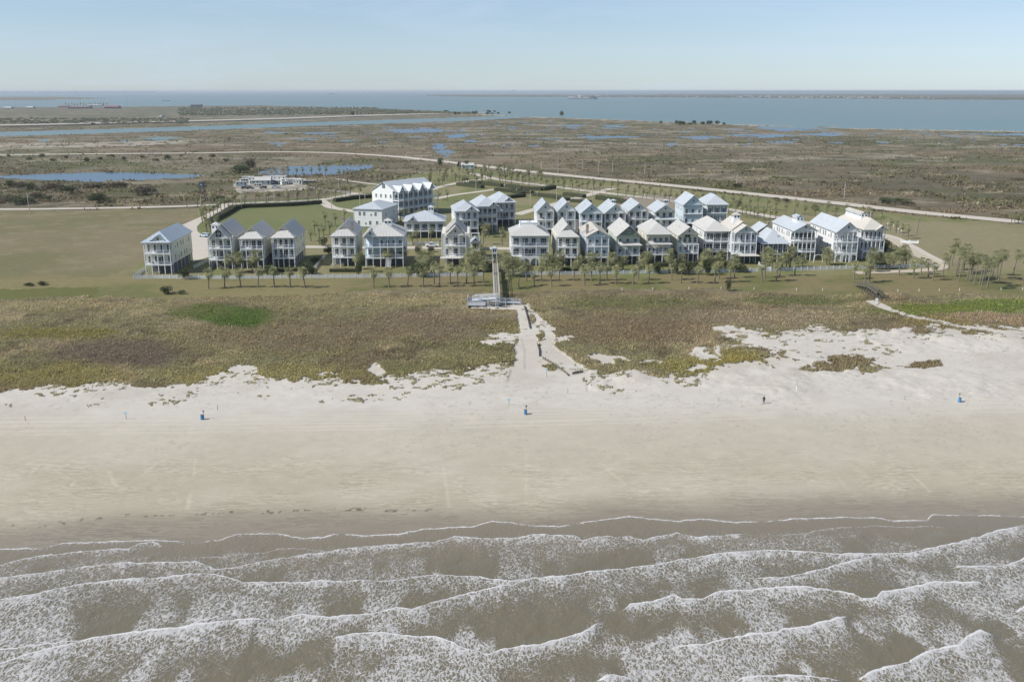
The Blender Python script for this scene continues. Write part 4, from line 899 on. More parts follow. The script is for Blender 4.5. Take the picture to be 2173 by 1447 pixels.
# ---- palms of the lawn row in front of the fence
LAWN = [(443,613),(477,611),(511,610),(548,610),(582,610),(616,610),(647,611),(793,610),(826,610),(865,609),(898,609),(921,603),(933,609),(955,603),(971,608.5),(990,600),(1006.5,607.5),(1026,601)]
for i,(a,b_) in enumerate(LAWN): palm(a, b_, f'{ordw(i)} lawn palm from the left in the row before the white fence', 'palms on the lawn before the white fence', s=1.15)
LAWN2 = [(1078.5,613.6),(1100,610),(1117,597),(1134,606),(1149,597),(1170.6,608),(1186,596),(1218,596),(1240.6,606),(1255,596),(1273,602.6),(1288,596),(1307,602.6),(1343,603.5),(1354,595.5),(1376,602.8),(1425,594.7),(1445,601),(1480,602),(1516.4,600.5),(1526,592),(1549,599.6),(1558,590.5),(1616.7,598),(1623,589.7),(1647,597),(1654,586),(1686,585.5),(1812,593),(1834.7,601),(1844.6,599),(1907.6,584),(1938,591),(1954,583),(1969.7,589),(1979,595.5)]
for i,(a,b_) in enumerate(LAWN2): palm(a, b_, f'{ordw(i)} lawn palm right of the boardwalk in the row before the white fence', 'palms on the lawn before the white fence', s=1.12 if i not in (3,) else .8)
CL = [(2000,588),(2012,574.5),(2020,563),(2029,584.5),(2033,580),(2034.7,598),(2044,579.5),(2052,594),(2058,596),(2062,592),(2067.5,603),(2079,604),(2082,615),(2089,603.5),(2095,609),(2106,586),(2114,593),(2119,596),(2150,583.6),(2171,598),(2240,590)]
for i,(a,b_) in enumerate(CL): palm(a, b_, f'{ordw(i)} tall slim palm from the left in the grove at the right edge', 'tall palms of the grove at right', PT, s=1.0 if i not in (0,13) else .8)
BACK = [(486,580),(500,577),(513,580),(536,577),(544,580),(760,572),(764,579),(822,566),(857,564),(893,570),(902,572),(906,580),(915,583),(988,575),(998,578),(1008,572),(1016,578),(1022,569),(1030,574),(1000,569),(1062,578),(1070,584),(1078,588),(1088,584),(1074,574),(1066,568),(1098,580),(1096,588),(1152,578),(1160,580),(1172,578),(1178,582),(1186,579),(1193,576),(1228,580),(1238,579),(1250,578),(1262,576),(1296,575),(1304,577),(1314,578),(1322,576),(1366,578),(1376,577),(1420,580),(1446,578),(1494,574),(1500,578),(1510,572),(1526,574),(1554,578),(1560,575),(1624,572),(1632,570),(1638,575),(1660,570),(1668,572),(1676,568),(1702,570),(1754,562),(1760,563),(1846,578),(1852,572),(1880,570),(1886,572),(1896,568),(1906,566),(1915,563),(1922,566)]
for i,(a,b_) in enumerate(BACK):
    side = 'left' if a < 1050 else 'right'; L_ = [q for q in BACK if (q[0] < 1050) == (side == 'left')]; L_.sort()
    palm(a, b_, f'{ordw(L_.index((a,b_)))} bushy palm behind the white fence, counted ' + ('from its left end' if side == 'left' else 'rightwards from the boardwalk'), 'bushy palms in the yards of the front row', PB, s=1.0+.35*((i*7)%5)/4)
ENTR = [(397,440),(420,439),(428,447),(452,433),(430,474),(436,483),(439,493),(448,496),(458.6,491),(428,467),(432,464),(438,461),(446,462),(453.6,457),(462,454),(469.5,448),(477,444),(484.5,439),(494,436.5),(470,419),(500,433)]
for i,(a,b_) in enumerate(sorted(ENTR)): palm(a, b_, f'palm lining the curved entrance drive at left, {ordw(i)} from the left', 'palms along the entrance drive', s=1.12)
NR = [(519,432),(543,432),(550,429),(565.6,430.5),(570,428),(588,429),(592,428),(611,429),(612,424),(630,427),(631,423),(653,426),(652,421),(676,426),(677,421),(691,422),(711.6,420),(723.6,416),(733,415),(743,415),(762,418.5)]
for i,(a,b_) in enumerate(NR): palm(a, b_, f'palm in the row behind the long clipped hedge, {ordw(i)} from the left', 'palms behind the long clipped hedge', s=1.05)
PD = [(612,375.5),(629,374),(641,373),(661,372),(679,369.5),(691,374),(719.5,378),(729.5,375.5),(737,377),(746,379),(769,384),(788,385),(801,386),(811,386),(820.5,387.5),(832.5,388.6),(844,388.6),(855,387),(871,384),(885,371)]
FARP = list(PD)
r_ = random.Random(5); GR = []
for k in range(34): GR.append((r_.uniform(912,1012), r_.uniform(366,397)))
for k in range(40): GR.append((r_.uniform(1016,1150), 362+ r_.uniform(0,26)))
GRX = [(1060+k*12.5, 384+k*1.05+(k%3)*2) for k in range(18)]
GR.sort()
FARP += GR
FARP += GRX
def joined_palms(pts, label, sc=1.0):
    for part, m, k in (('far_palm_crowns', PALMM, 1), ('far_palm_trunks', TRUNKM, 0)):
        mb = MB(); r = random.Random(4)
        for (a,b_) in pts:
            me = PV[r.randrange(len(PV))][k]; x, y = gp(a,b_); t = r.uniform(0,6.28); c, s_ = math.cos(t)*sc, math.sin(t)*sc; q = sc*r.uniform(.85,1.15)
            mb.add([(x+v.co.x*c-v.co.y*s_, y+v.co.x*s_+v.co.y*c, v.co.z*q) for v in me.vertices], [tuple(f.vertices) for f in me.polygons])
        mb.build(part, m, label=label + (' (crowns)' if k else ' (trunks)'), cat='palm trees', kind='stuff')
joined_palms(FARP, 'small far palms by the blue pond and in the plantation before the highway', 1.08)
R1 = [(1215,402),(1228.5,407),(1245,402),(1258,399),(1272,405),(1280,399),(1297,403)] + [(1311+22.5*i, 404+3.1*i) for i in range(9)] + [(1515.5,430),(1532.5,436),(1552,438),(1569.7,440),(1590,441),(1608,441),(1627,447),(1646,447),(1667,456),(1686,455),(1707.5,458),(1729,458),(1755.5,450),(1753,458),(1772.5,459),(1796,461),(1845,466)]
for i,(a,b_) in enumerate(R1): palm(a, b_, f'palm in the row on the highway side of the back street, {ordw(i)} from the left', 'palms on the far side of the back street', s=1.05)
R2 = [(1174,400),(1196,404),(1311,415.6),(1328,418),(1345,420),(1364,422),(1372,423),(1388,425),(1411,428),(1420,429),(1434,430),(1452,433),(1466,434),(1480,437),(1534,448),(1545,453),(1561,454),(1575,458),(1583,462),(1591,459),(1600,463),(1608,467),(1621,465),(1633,470),(1646,466),(1868.5,479),(1888.7,488.7),(1901,495),(1912,501),(1926.7,507)]
for i,(a,b_) in enumerate(R2): palm(a, b_, f'palm along the village side of the back street, {ordw(i)} from the left', 'palms on the near side of the back street', s=1.05)
MD = [(691,480),(712,480),(731,470),(754,466),(660,512),(668,500),(678,505),(688,510),(700,498),(850,470),(866,472),(884,474),(893,468),(905,470),(900,500),(914,512),(876,520),(886,516),(1024,500),(1030,505),(1036,503),(1026,519),(1066,521),(1064,512),(930,425),(950,428),(865,415),(843,396),(860,392)]
for i,(a,b_) in enumerate(sorted(MD)): palm(a, b_, f'palm among the gardens in the middle of the village, {ordw(i)} from the left', 'palms among the middle houses')
for i,(a,b_) in enumerate([(2146,474),(2153,475),(2161,474),(2169,476),(2180,475)]): palm(a, b_, f'short palm of the clump beside the highway at the right edge, {ordw(i)} from the left', 'palms by the highway at right', PB, s=.8)
# ---- shrubs
BU = [(391,592,4.5,3.2),(568,583,5,3),(648,581,5,3.6),(664,584,4,2.6),(350,623,5,2.2),(386,624,2.5,1.2),(761,584,3,4),(888,587,7,4.5),(872,580,4,3),(1118,580,4,3),(1391,580,5,3.6),(1440,582,6,4.2),(1462,582,5,3.6),(1500,583,5,5),(1570,578,5,3),(1540,575,4,3),(1877,535,5,4.5),(1898,552,5,4.5),(1868,557,6,3),(1547,618,2.5,3.2),(62,606,4,.8),(92,605,4,1.0),(1020,575,5,3),(1046,576,4,3),(670,560,5,2),(885,540,4,3),(915,535,3,2),(700,540,6,2.5),(688,522,5,3)]
for i,(a,b_,w,h) in enumerate(BU): bush(a, b_, w, h, f'{ordw(sorted(BU).index((a,b_,w,h)))} dark green shrub from the left in the front-row gardens and lawns', 'garden shrubs of the front row', seed=i)
MBU = [(42,402,11,4),(70,404,9,4),(110,405,16,4),(150,410,14,4),(22,430,15,3),(50,433,15,4),(75,422,12,3),(105,424,6,2),(308,413,18,5),(212,430,16,4),(190,400,22,3),(512,367,16,6),(532,362,12,8),(28,398,8,4),(250,398,14,3),(470,428,12,3),(1570,440,6,3),(2180,470,8,4),(1730,447,5,2.4),(1885,433,10,3),(1925,436,8,2.5),(1905,430,12,2),(1650,428,6,2),(1565,397,8,2),(1670,430,5,2),(932,352,7,6),(975,358,5,5),(990,358,6,5)]
for k in range(16): MBU.append((20+k*30+ (k*13)%17, 333+(k*7)%12, 5+(k*5)%4, 2+(k%3)*.5))
for i,(a,b_,w,h) in enumerate(MBU): bush(a, b_, w, h, f'{ordw(sorted(MBU).index((a,b_,w,h)))} dark wild shrub from the left on the brown marsh behind the village', 'wild shrubs on the marsh', dry=i%2==0, seed=i, name='marsh_shrub')
TRE = [(1400+r_.uniform(0,140), 261.5+r_.uniform(0,4)) for _ in range(16)]+[(940+r_.uniform(0,150), 238+r_.uniform(0,7)) for _ in range(14)]
for i,(a,b_) in enumerate(TRE): bush(a, b_, r_.uniform(6,12), r_.uniform(3.5,7), f'{ordw(sorted(TRE).index((a,b_)))} distant dark tree from the left on the shore before the bay', 'distant trees along the bay shore', name='distant_tree', cat='tree', seed=i)
bush(1192,247, 12, 10, 'distant dark tree standing alone beside the tall mast on the bay shore', None, name='distant_tree', cat='tree'); bush(748,246,10,9,'distant tree standing alone beside the causeway road',None,name='distant_tree',cat='tree')
# scrub woodland beyond the causeway
def woods(name, x0, x1, y0f, y1f, n, w, h, label):
    v = []; f = []; mb = MB(); r = random.Random(9)
    for k in range(n):
        px = r.uniform(x0,x1); py = r.uniform(y0f(px), y1f(px)); x, y = gp(px,py); s = r.uniform(.5,1.2)
        for j in range(7):
            a = r.uniform(0,6.28); d = r.uniform(0,w*s*.5); p = (x+d*math.cos(a), y+d*math.sin(a)); q = w*.32*s; hh = h*s*r.uniform(.4,1)
            ang = r.uniform(0,6.28); c, sn = math.cos(ang)*q, math.sin(ang)*q
            mb.add([(p[0]-c,p[1]-sn,0),(p[0]+c,p[1]+sn,0),(p[0]+c*.4+r.uniform(-1,1),p[1]+sn*.4-2,hh),(p[0]-c*.5,p[1]-sn*.5-1,hh*.9)], [(0,1,2,3)])
    mb.build(name, leafmat(name+'_leaves', (.23,.235,.16)), label=label, cat='woodland', kind='stuff')
woods('scrub_woodland', 380, 1010, lambda x: 229 if x < 800 else 233+(x-800)*.045, lambda x: 246-(x-380)*.008, 1500, 10, 4.5, 'dense green scrub woodland beyond the causeway road, before the bay')
woods('scrub_woodland', -200, 400, lambda x: 252, lambda x: 263, 500, 10, 3, 'low green scrub along the causeway road at the left edge')
# hedges
def hedge(pts, w, h, label):
    mb = MB(); r = random.Random(len(pts)+int(pts[0][0])); P_ = [Vector((*gp(*p),0)) for p in pts]; base = P_[0]
    for a, b_ in zip(P_[:-1], P_[1:]):
        L = (b_-a).length; n = int(L*26); d = (b_-a).normalized(); nn = Vector((-d.y,d.x,0))
        mb.bar(a-base+Vector((0,0,h*.42)), b_-base+Vector((0,0,h*.42)), w*.8, h*.8)
        for k in range(n):
            t = r.random(); s = r.choice((-1,1,0)); q = a+(b_-a)*t
            if s: p = q+nn*s*w*.5*r.uniform(.85,1.15)+Vector((0,0,r.uniform(.1,1)*h))
            else: p = q+nn*r.uniform(-.5,.5)*w+Vector((0,0,h*r.uniform(.85,1.18)))
            p = p-base; e = Vector((r.gauss(0,1),r.gauss(0,1),r.gauss(0,1))).normalized()*.22; g = e.cross(Vector((r.random(),r.random(),1))).normalized()*.22
            mb.add([tuple(p-e),tuple(p+g),tuple(p+e)],[(0,1,2)])
    o = mb.build('hedge', HEDGEM, label=label, cat='hedge', group='clipped hedges of the village'); o.location = base
hedge([(440,480),(452,471),(475,459),(498,445),(515,441.5),(560,440),(620,437.5),(682,432.5)], 2.6, 2.3, 'long dark clipped hedge curving beside the entrance drive and behind the big lawn')
hedge([(710,429),(735,425),(765,422),(800,419)], 2.6, 2.3, 'dark hedge between the road bend and the apartment row')
hedge([(972,394),(1024,400)], 4, 2.4, 'leftmost of the clipped hedges between apartment row and highway'); hedge([(999,390),(1066,397)], 4, 2.4, 'clipped hedge directly behind the leftmost plantation hedge')
hedge([(1076,398),(1110,403),(1150,405),(1176,400)], 4, 2.6, 'dark curving hedge under the plantation palms'); hedge([(1052,405),(1090,409),(1110,414)], 4, 2.2, 'short hedge in front of the curving plantation hedge')
hedge([(1080,421),(1112,418)], 4, 2.2, 'small hedge beside the light pole in the middle lawns'); hedge([(1132,416),(1170,420),(1205,427)], 4, 2.2, 'long low hedge ending beside the side street'); hedge([(1198,415),(1240,420)], 4, 2.2, 'short hedge right of the curving plantation hedge')
hedge([(1268,423),(1300,428),(1331,434)], 4, 2.6, 'thick hedge at the left end of the bare brown lot'); hedge([(1212,429),(1253,432)], 3.5, 2, 'small hedge at the side street corner before the bare lot'); hedge([(1092,407),(1130,412)],3.5,2,'thin hedge between two plantation hedges')
hedge([(700,577),(757,577)], 2, 1.2, 'low dark hedge at the foot of the house with two chimneys'); hedge([(579,577),(632,575)], 2, 1.2, 'low dark hedge in front of the narrow house with low white porch roof'); hedge([(1396,566),(1480,564)], 2, 1.6, 'dark hedge before the arched-window house')
hedge([(1855,566),(1886,564)], 2, 1.6, 'dark hedge before the rightmost front house'); hedge([(1195,576),(1226,575)],2,1.4,'dark hedge at the foot of the narrow cream house')
# ================================================================ FENCE
PICK = mat('fence_paint', (.66,.69,.70), .55, .08, 1.2)
def fence(pts, label, sp=2.45, h=1.25, broad=.95):
    W_ = [Vector((*gp(*p),0)) for p in pts]; base = W_[0]; f = empty('picket_fence', base, label=label, cat='fence', group='white picket fences along the lawn')
    pm = MB().box(-.11,-.11,0,.11,.11,h+.12).mesh('post', PICK); rails = MB(); pk = MB()
    for a, b_ in zip(W_[:-1], W_[1:]):
        L = (b_-a).length; n = max(1, round(L/sp)); d = (b_-a)/L
        for i in range(n+1): link('post', pm, f, a+(b_-a)*i/n-base, math.atan2(d.y,d.x))
        for z in (.30,.98): rails.bar(a-base+Vector((0,0,z)), b_-base+Vector((0,0,z)), .05, .13)
        m_ = int(L/.19)
        for i in range(m_):
            p = a+(b_-a)*(i+.5)/m_-base; nn = Vector((-d.y,d.x,0))*.05; u_ = d*.055
            pk.add([tuple(p-u_-nn),tuple(p+u_-nn),tuple(p+u_-nn+Vector((0,0,h*.9))),tuple(p-nn+Vector((0,0,h))),tuple(p-u_-nn+Vector((0,0,h*.9)))],[(0,1,2,3,4)])
    rails.build('rail', PICK, f); pk.build('picket', PICK, f, kind='stuff')
fence([(309,573),(284,592),(330,591),(500,592),(770,589.5),(1026,585)], 'white picket fence along the lawn from the lone left house to the boardwalk')
fence([(1080,584),(1200,583),(1400,580),(1636,576)], 'white picket fence along the lawn right of the boardwalk')
fence([(1636,576),(1700,574),(1850,570),(1985,566)], 'white picket fence at the right end of the lawn beside the sand track')
fence([(412,570),(441,556)], 'short white fence between the lone left house and its neighbour'); fence([(664,577),(690,545)], 'diagonal white side fence left of the house with two chimneys'); fence([(1610,563),(1638,575)], 'diagonal white side fence beside the dark brown house'); fence([(862,520),(930,519)], 'white street fence before the low house with the cupola')
# ================================================================ BOARDWALK
WOOD = mat('weathered_boards', tuple(lin((176,166,146))*ALB), .85, .25, 1.5); WOODG = mat('grey_timber', tuple(lin((120,116,104))*ALB), .9, .3, 1.5); WHITE = mat('boardwalk_paint', (.56,.59,.62), .55, .06, 1)
def walk(root, p, q, z0, z1, w, m, rm, xbrace=False, planks=True):
    p = Vector((p[0],p[1],z0)); q = Vector((q[0],q[1],z1)); d = (q-p); L = d.length; d.normalize(); n = Vector((-d.y,d.x,0)).normalized()
    k = max(2,int(L/.30)); pl = MB()
    for i in range(k): a = p+(q-p)*i/k; b_ = p+(q-p)*(i+.88)/k; pl.bar(a, b_, w, .06)
    pl.build('deck_boards', m, root, kind='stuff')
    rl = MB(); NP = max(1, round(L/2.2)); pst = MB()
    for s in (-1,1):
        o = n*s*w/2
        for hh in (1.05,.55): rl.bar(p+o+Vector((0,0,hh)), q+o+Vector((0,0,hh)), .08, .11 if hh > 1 else .07)
        rl.bar(p+o-Vector((0,0,.12)), q+o-Vector((0,0,.12)), .1, .25)
    rl.build('railing', rm, root)
    for i in range(NP+1):
        a = p+(q-p)*i/NP
        for s in (-1,1):
            c = a+n*s*w/2; MB().box(c.x-.09,c.y-.09,-.3,c.x+.09,c.y+.09,c.z+1.12).build('post', rm, root)
        if xbrace and a.z > 1: rl2 = MB().bar(a+n*w/2-Vector((0,0,.2)), Vector((a.x,a.y,.1))-n*w/2, .1).bar(a-n*w/2-Vector((0,0,.2)), Vector((a.x,a.y,.1))+n*w/2, .1).build('cross_brace', rm, root)
bw_ = empty('boardwalk', (0,0,0), label='long raised white-railed boardwalk from the gate tower across the lawn to the dunes', cat='boardwalk')
zt = 2.9
a = gp(1050.5,558,zt); b2 = gp(1054.5,627,zt)
walk(bw_, a, b2, zt, zt, 1.6, WOOD, WHITE, True)
rmp = empty('access_ramp', (0,0,0), label='white switchback ramp descending from the boardwalk end to the sand path', cat='ramp')
c1 = gp(1056,630,zt); c2 = gp(1005,634,1.9); c3 = gp(1104,642,.35)
walk(rmp, (c1[0]-.2,c1[1]-.9), c2, zt, 1.9, 1.5, WHITE, WHITE); walk(rmp, (c2[0],c2[1]-1.7), c3, 1.9, .3, 1.6, WHITE, WHITE)
MB().box(c2[0]-1.6,c2[1]-2.6,1.8,c2[0],c2[1]+.8,1.9).build('landing', WHITE, rmp)
MB().box(c2[0]-1.7,c2[1]-2.7,0,c2[0]-1.55,c2[1]+.9,3.0).box(c2[0]-1.5,c2[1]-2.75,.5,c2[0]+3.5,c2[1]-2.6,1.5).build('skirt_board', WHITE, rmp)
ld = empty('boardwalk_landing', (*gp(1040,562),0), label='small raised white landing with brick-red steps at the left of the gate tower', cat='landing')
MB().box(-1.6,-1.6,1.7,1.4,1.4,1.85).build('deck_boards', WOOD, ld); rl = MB(); railing(rl,(-1.5,-1.5),(1.3,-1.5),1.85); railing(rl,(-1.5,-1.5),(-1.5,1.3),1.85); rl.build('railing', WHITE, ld)
for q in ((-1.5,-1.5),(1.3,-1.5),(-1.5,1.3)): MB().box(q[0]-.1,q[1]-.1,0,q[0]+.1,q[1]+.1,2.9).build('post', WHITE, ld)
for i in range(8): MB().box(-1.2,-1.7-(i+1)*.42,0,.8,-1.7-i*.42,1.6-i*.2).build('step', mat('red_steps',(.30,.20,.16),.85), ld)
gt = empty('gate_tower', (*gp(1049.5,562),0), YAW, label='slim white wooden gate tower at the village end of the boardwalk', cat='tower')
for x in (-.75,.75):
    for y in (-.7,.7): MB().box(x-.13,y-.13,0,x+.10,y+.10,6.0).build('post', WHITE, gt)
MB().box(-.9,-.85,4.2,.9,.85,4.4).box(-.78,-.72,4.4,.78,.72,6.0).build('upper_wall', WHITE, gt)
for x in (-.36,.36): MB().box(x-.17,-.76,4.7,x+.17,-.73,5.6).build('opening', GLASS, gt)
roof_planes('roof', hip_roof(-.78,.78,-.72,.72,6.0,.8,.2), MATS['metal_roof_metal'], gt, th=.1)
for x in (-.85,.85): MB().bar((x,-.9,2.9),(x,.9,2.9),.1,.5).build('side_panel', WHITE, gt)
fb = empty('footbridge', (0,0,0), label='small weathered grey timber footbridge arching over the dune edge at right', cat='footbridge')
p1 = gp(1818,603,.6); p2 = gp(1846,607,2.4); p3 = gp(1866,622,2.0); p4 = gp(1878,634,.3)
walk(fb, p1, p2, .6, 2.4, 1.5, WOODG, WOODG, True); walk(fb, p2, p3, 2.4, 2.0, 1.5, WOODG, WOODG, True); walk(fb, p3, p4, 2.0, .3, 1.5, WOODG, WOODG)
# bollards between lawn and dunes
for i, x in enumerate([1320,1385,1462,1530,1600,1690,1745,1950,1993,2036,2124,2170,1905]):
    y = ipl(x, [(1300,616),(1500,613),(1700,617),(1900,619),(2173,615)]); e = MB().cyl(0,0,0,.8,.08,.07).build('marker_post', TRIM, label=f'{ordw(sorted([1320,1385,1462,1530,1600,1690,1745,1950,1993,2036,2124,2170,1905]).index(x))} short pale marker post from the left where lawn meets dunes', cat='post', group='marker posts along the dune edge'); e.location = (*gp(x,y),0)
# ================================================================ BEACH FURNITURE AND WALKER
BLUE = mat('blue_barrel', (.07,.22,.42), .45, .15, 3); SIGNM = mat('sign_face', (.42,.60,.66), .5, .05, 2); POSTM = mat('sign_post', (.30,.27,.22), .8, .2, 3)
for i,(x,y,lb) in enumerate([(429,890,'blue litter barrel with a small sign post, leftmost on the beach'),(1115,879,'blue litter barrel with a small sign post, in the middle of the beach'),(2036,853,'blue litter barrel with a small sign post, at the right of the beach')]):
    e = empty('litter_barrel', gp(x,y), .3*i, label=lb, cat='litter barrel', group='blue litter barrels on the beach')
    b_ = MB().cyl(0,0,0,.92,.30,.30,12).cyl(0,0,.30,.34,.315,.315,12).cyl(0,0,.60,.64,.315,.315,12).cyl(0,0,.9,.94,.32,.32,12); b_.build('barrel', BLUE, e)
    MB().cyl(0,0,.93,.95,.28,.28,12).build('opening', DOORM, e)
    MB().box(.22,.30,0,.30,.38,1.75).build('post', POSTM, e); MB().box(.08,.27,1.35,.44,.30,1.75).build('sign', mat('bin_sign',(.22,.24,.34),.6), e)
def sign(x,y,h,label,shape='round',r=.32):
    e = empty('beach_sign', gp(x,y), 0, label=label, cat='sign', group='sign posts on the beach'); MB().box(-.05,-.04,0,.05,.04,h).build('post', POSTM, e)
    if shape == 'round': q = MB().prism([(r*math.cos(k*math.pi/8),-.06,h+r*math.sin(k*math.pi/8)) for k in range(16)],(0,.03,0)).build('sign_face', SIGNM, e)
    elif shape == 'board': MB().box(-.16,-.07,h-1.1,.16,-.04,h).build('sign_face', SIGNM, e)
    return e
sign(268,889,1.2,'small round pale sign on a post in the sand at left'); sign(1080,860,1.2,'small round pale sign on a post left of the middle barrel'); sign(1160,800,2.0,'narrow upright blue-grey signboard where the path reaches the beach','board')
sign(1205,835,1.2,'thin bare post in the sand right of the middle barrel','none'); sign(54,893,1.0,'thin bare post in the sand at the far left','none'); sign(1920,848,.9,'thin bare post in the sand left of the right barrel','none'); sign(1525,852,.9,'thin low post in the sand left of the walker','none'); sign(462,870,1.0,'thin bare post just behind the left barrel','none')
e = empty('marker_pole', gp(1690,831), 0, label='tall two-tone pole standing in the sand right of the walker', cat='pole'); MB().cyl(0,0,0,1.3,.07).build('lower_tube', TRIM, e); MB().cyl(0,0,1.3,2.6,.045).build('upper_rod', POSTM, e)
e = empty('sign', gp(1860,643.5), 0, label='small white notice board at the foot of the grey footbridge', cat='sign'); MB().box(-.4,-.05,.6,.4,0,1.5).build('board', TRIM, e); MB().box(-.3,0,0,-.2,.08,1.4).build('leg', TRIM, e); MB().box(.2,0,0,.3,.08,1.4).build('leg', TRIM, e)
# rope-and-post edging of the path
def rope(pts, label):
    W_ = [Vector((*gp(*p),0)) for p in pts]; base = W_[0]; e = empty('sand_fence', base, label=label, cat='sand fence')
    for a,b_ in zip(W_[:-1],W_[1:]):
        n = max(1,int((b_-a).length/1.3))
        for i in range(n): c = a+(b_-a)*i/n-base; MB().box(c.x-.07,c.y-.07,0,c.x+.07,c.y+.07,.7+random.uniform(-.2,.2)).build('post', WOODG, e)
        MB().bar(a-base+Vector((0,0,.35)), b_-base+Vector((0,0,.35)), .05, .5).build('slat_panel', WOODG, e, kind='stuff')
rope([(1112,650),(1117,668),(1122,688),(1124,698)], 'low broken timber edging along the right side of the upper sand path'); rope([(1140,732),(1144,745),(1144,757)], 'short broken timber edging beside the fork of the sand path'); rope([(1152,762),(1175,775),(1198,791),(1205,798)], 'low timber edging slanting down to the beach at the path mouth')
rope([(1215,795),(1238,791)], 'low rope line across the foot of the sand track')
# the walker
def person():
    x,y = gp(1620.5,857); e = empty('person', (x,y,0), R(160), label='person in dark clothes walking along the upper beach', cat='person')
    J = {'pel':(0,0,.92),'chest':(0,.03,1.25),'neck':(0,.04,1.45),'head':(0,.06,1.60),'top':(0,.06,1.72),'shl':(-.19,.03,1.38),'ell':(-.24,.14,1.12),'hal':(-.22,.30,.94),'shr':(.19,.03,1.38),'elr':(.24,-.10,1.12),'har':(.23,-.14,.86),
         'hil':(-.10,0,.88),'knl':(-.11,-.12,.50),'anl':(-.11,-.34,.12),'tol':(-.11,-.20,.04),'hir':(.10,0,.88),'knr':(.11,.20,.50),'anr':(.11,.24,.08),'tor':(.11,.42,.03)}
    ks = list(J); ix = {k:i for i,k in enumerate(ks)}
    E = [('pel','chest'),('chest','neck'),('neck','head'),('head','top'),('chest','shl'),('shl','ell'),('ell','hal'),('chest','shr'),('shr','elr'),('elr','har'),('pel','hil'),('hil','knl'),('knl','anl'),('anl','tol'),('pel','hir'),('hir','knr'),('knr','anr'),('anr','tor')]
    Rr = {'pel':.15,'chest':.16,'neck':.06,'head':.10,'top':.07,'shl':.075,'ell':.05,'hal':.035,'shr':.075,'elr':.05,'har':.035,'hil':.11,'knl':.07,'anl':.045,'tol':.035,'hir':.11,'knr':.07,'anr':.045,'tor':.035}
    me = bpy.data.meshes.new('body'); me.from_pydata([J[k] for k in ks], [(ix[a],ix[b_]) for a,b_ in E], []); me.update()
    o = link('body', me, e); s = o.modifiers.new('skin','SKIN'); sv = me.skin_vertices[0].data
    for k in ks: sv[ix[k]].radius = (Rr[k], Rr[k]*(.75 if k in ('pel','chest') else 1))
    sv[0].use_root = True; o.modifiers.new('sub','SUBSURF').levels = 1; o.modifiers['sub'].render_levels = 2
    me.materials.append(mat('dark_clothes', (.03,.03,.035), .8, .2, 5))
    h = MB().tube([(0,.05,1.58),(0,.05,1.70),(0,.06,1.76)], [.115,.105,.03], 8); h.build('hair', mat('dark_hair',(.03,.022,.018),.7), e)
    MB().tube([(0,.135,1.56),(0,.15,1.62),(0,.13,1.68)],[.05,.06,.045],8).build('face', mat('skin_tone',(.42,.27,.20),.6), e)
person()
# ================================================================ VEHICLES
TYRE = mat('tyre', (.02,.02,.02), .9)
def car(px, py, rz, rgb, label, kind='suv', cat='car', s=1.0, z=0.1):
    x,y = gp(px,py); e = empty('parked_car' if kind != 'moving' else 'car', (x,y,z), rz, label=label, cat=cat); pm = mat('car_paint_%d_%d_%d'%tuple(int(c*99) for c in rgb), rgb, .3, .05, 1, spec=.6)
    L, W_, H_ = (5.4,1.95,1.8) if kind == 'pickup' else (4.6,1.85,1.6)
    prof = {'pickup':[(-2.7,.4),(-2.7,.98),(-.55,1.0),(-.45,1.75),(.75,1.8),(1.35,1.15),(2.6,1.02),(2.7,.4)]}.get(kind, [(-2.3,.35),(-2.3,1.0),(-1.95,1.58),(.35,1.62),(1.0,1.08),(2.15,.9),(2.3,.35)])
    b_ = MB().prism([(a,-W_/2,c) for a,c in prof], (0,W_,0)); b_.build('body', pm, e)
    wz = 1.15
    if kind == 'pickup': g = MB().prism([(-.40,-W_/2-.01,1.18),(.95,-W_/2-.01,1.18),(.72,-W_/2-.01,1.66),(-.34,-W_/2-.01,1.62)],(0,W_+.02,0))
    else: g = MB().prism([(-1.95,-W_/2-.01,1.08),(.75,-W_/2-.01,1.08),(.30,-W_/2-.01,1.50),(-1.78,-W_/2-.01,1.48)],(0,W_+.02,0))
    g.build('window', GLASS, e)
    wsx = (.80,1.30,1.22,1.74) if kind == 'pickup' else (.42,.98,1.12,1.58)
    MB().prism([(wsx[1]+.02,-W_/2+.12,wsx[2]),(wsx[0]+.02,-W_/2+.12,wsx[3]),(wsx[0]+.02,W_/2-.12,wsx[3]),(wsx[1]+.02,W_/2-.12,wsx[2])],(.02,0,.01)).build('windscreen', GLASS, e)
    wm = MB(); n = 12; wm.add([(.34*math.cos(2*math.pi*i/n), s_, .34*math.sin(2*math.pi*i/n)) for s_ in (-.11,.11) for i in range(n)], [(i,(i+1)%n,n+(i+1)%n,n+i) for i in range(n)]+[tuple(range(n)),tuple(range(2*n-1,n-1,-1))]); wme = wm.mesh('wheel', TYRE)
    for ax in (-L*.31, L*.31):
        for sy in (-1,1): link('wheel', wme, e, (ax, sy*(W_/2-.06), .34))
    for sy in (-1,1): MB().box(prof[-1][0]-.03,sy*.7-.16,.62,prof[-1][0]+.02,sy*.7+.16,.78).build('headlight', TRIM, e)
    e.scale = (s,s,s); return e
car(917,524.5,R(182),(.62,.63,.64),'white pickup truck parked on the street before the low house with the cupola','pickup','pickup truck')
car(434,503,R(160),(.45,.55,.62),'pale blue car parked on the entrance drive beside the box-towered house')
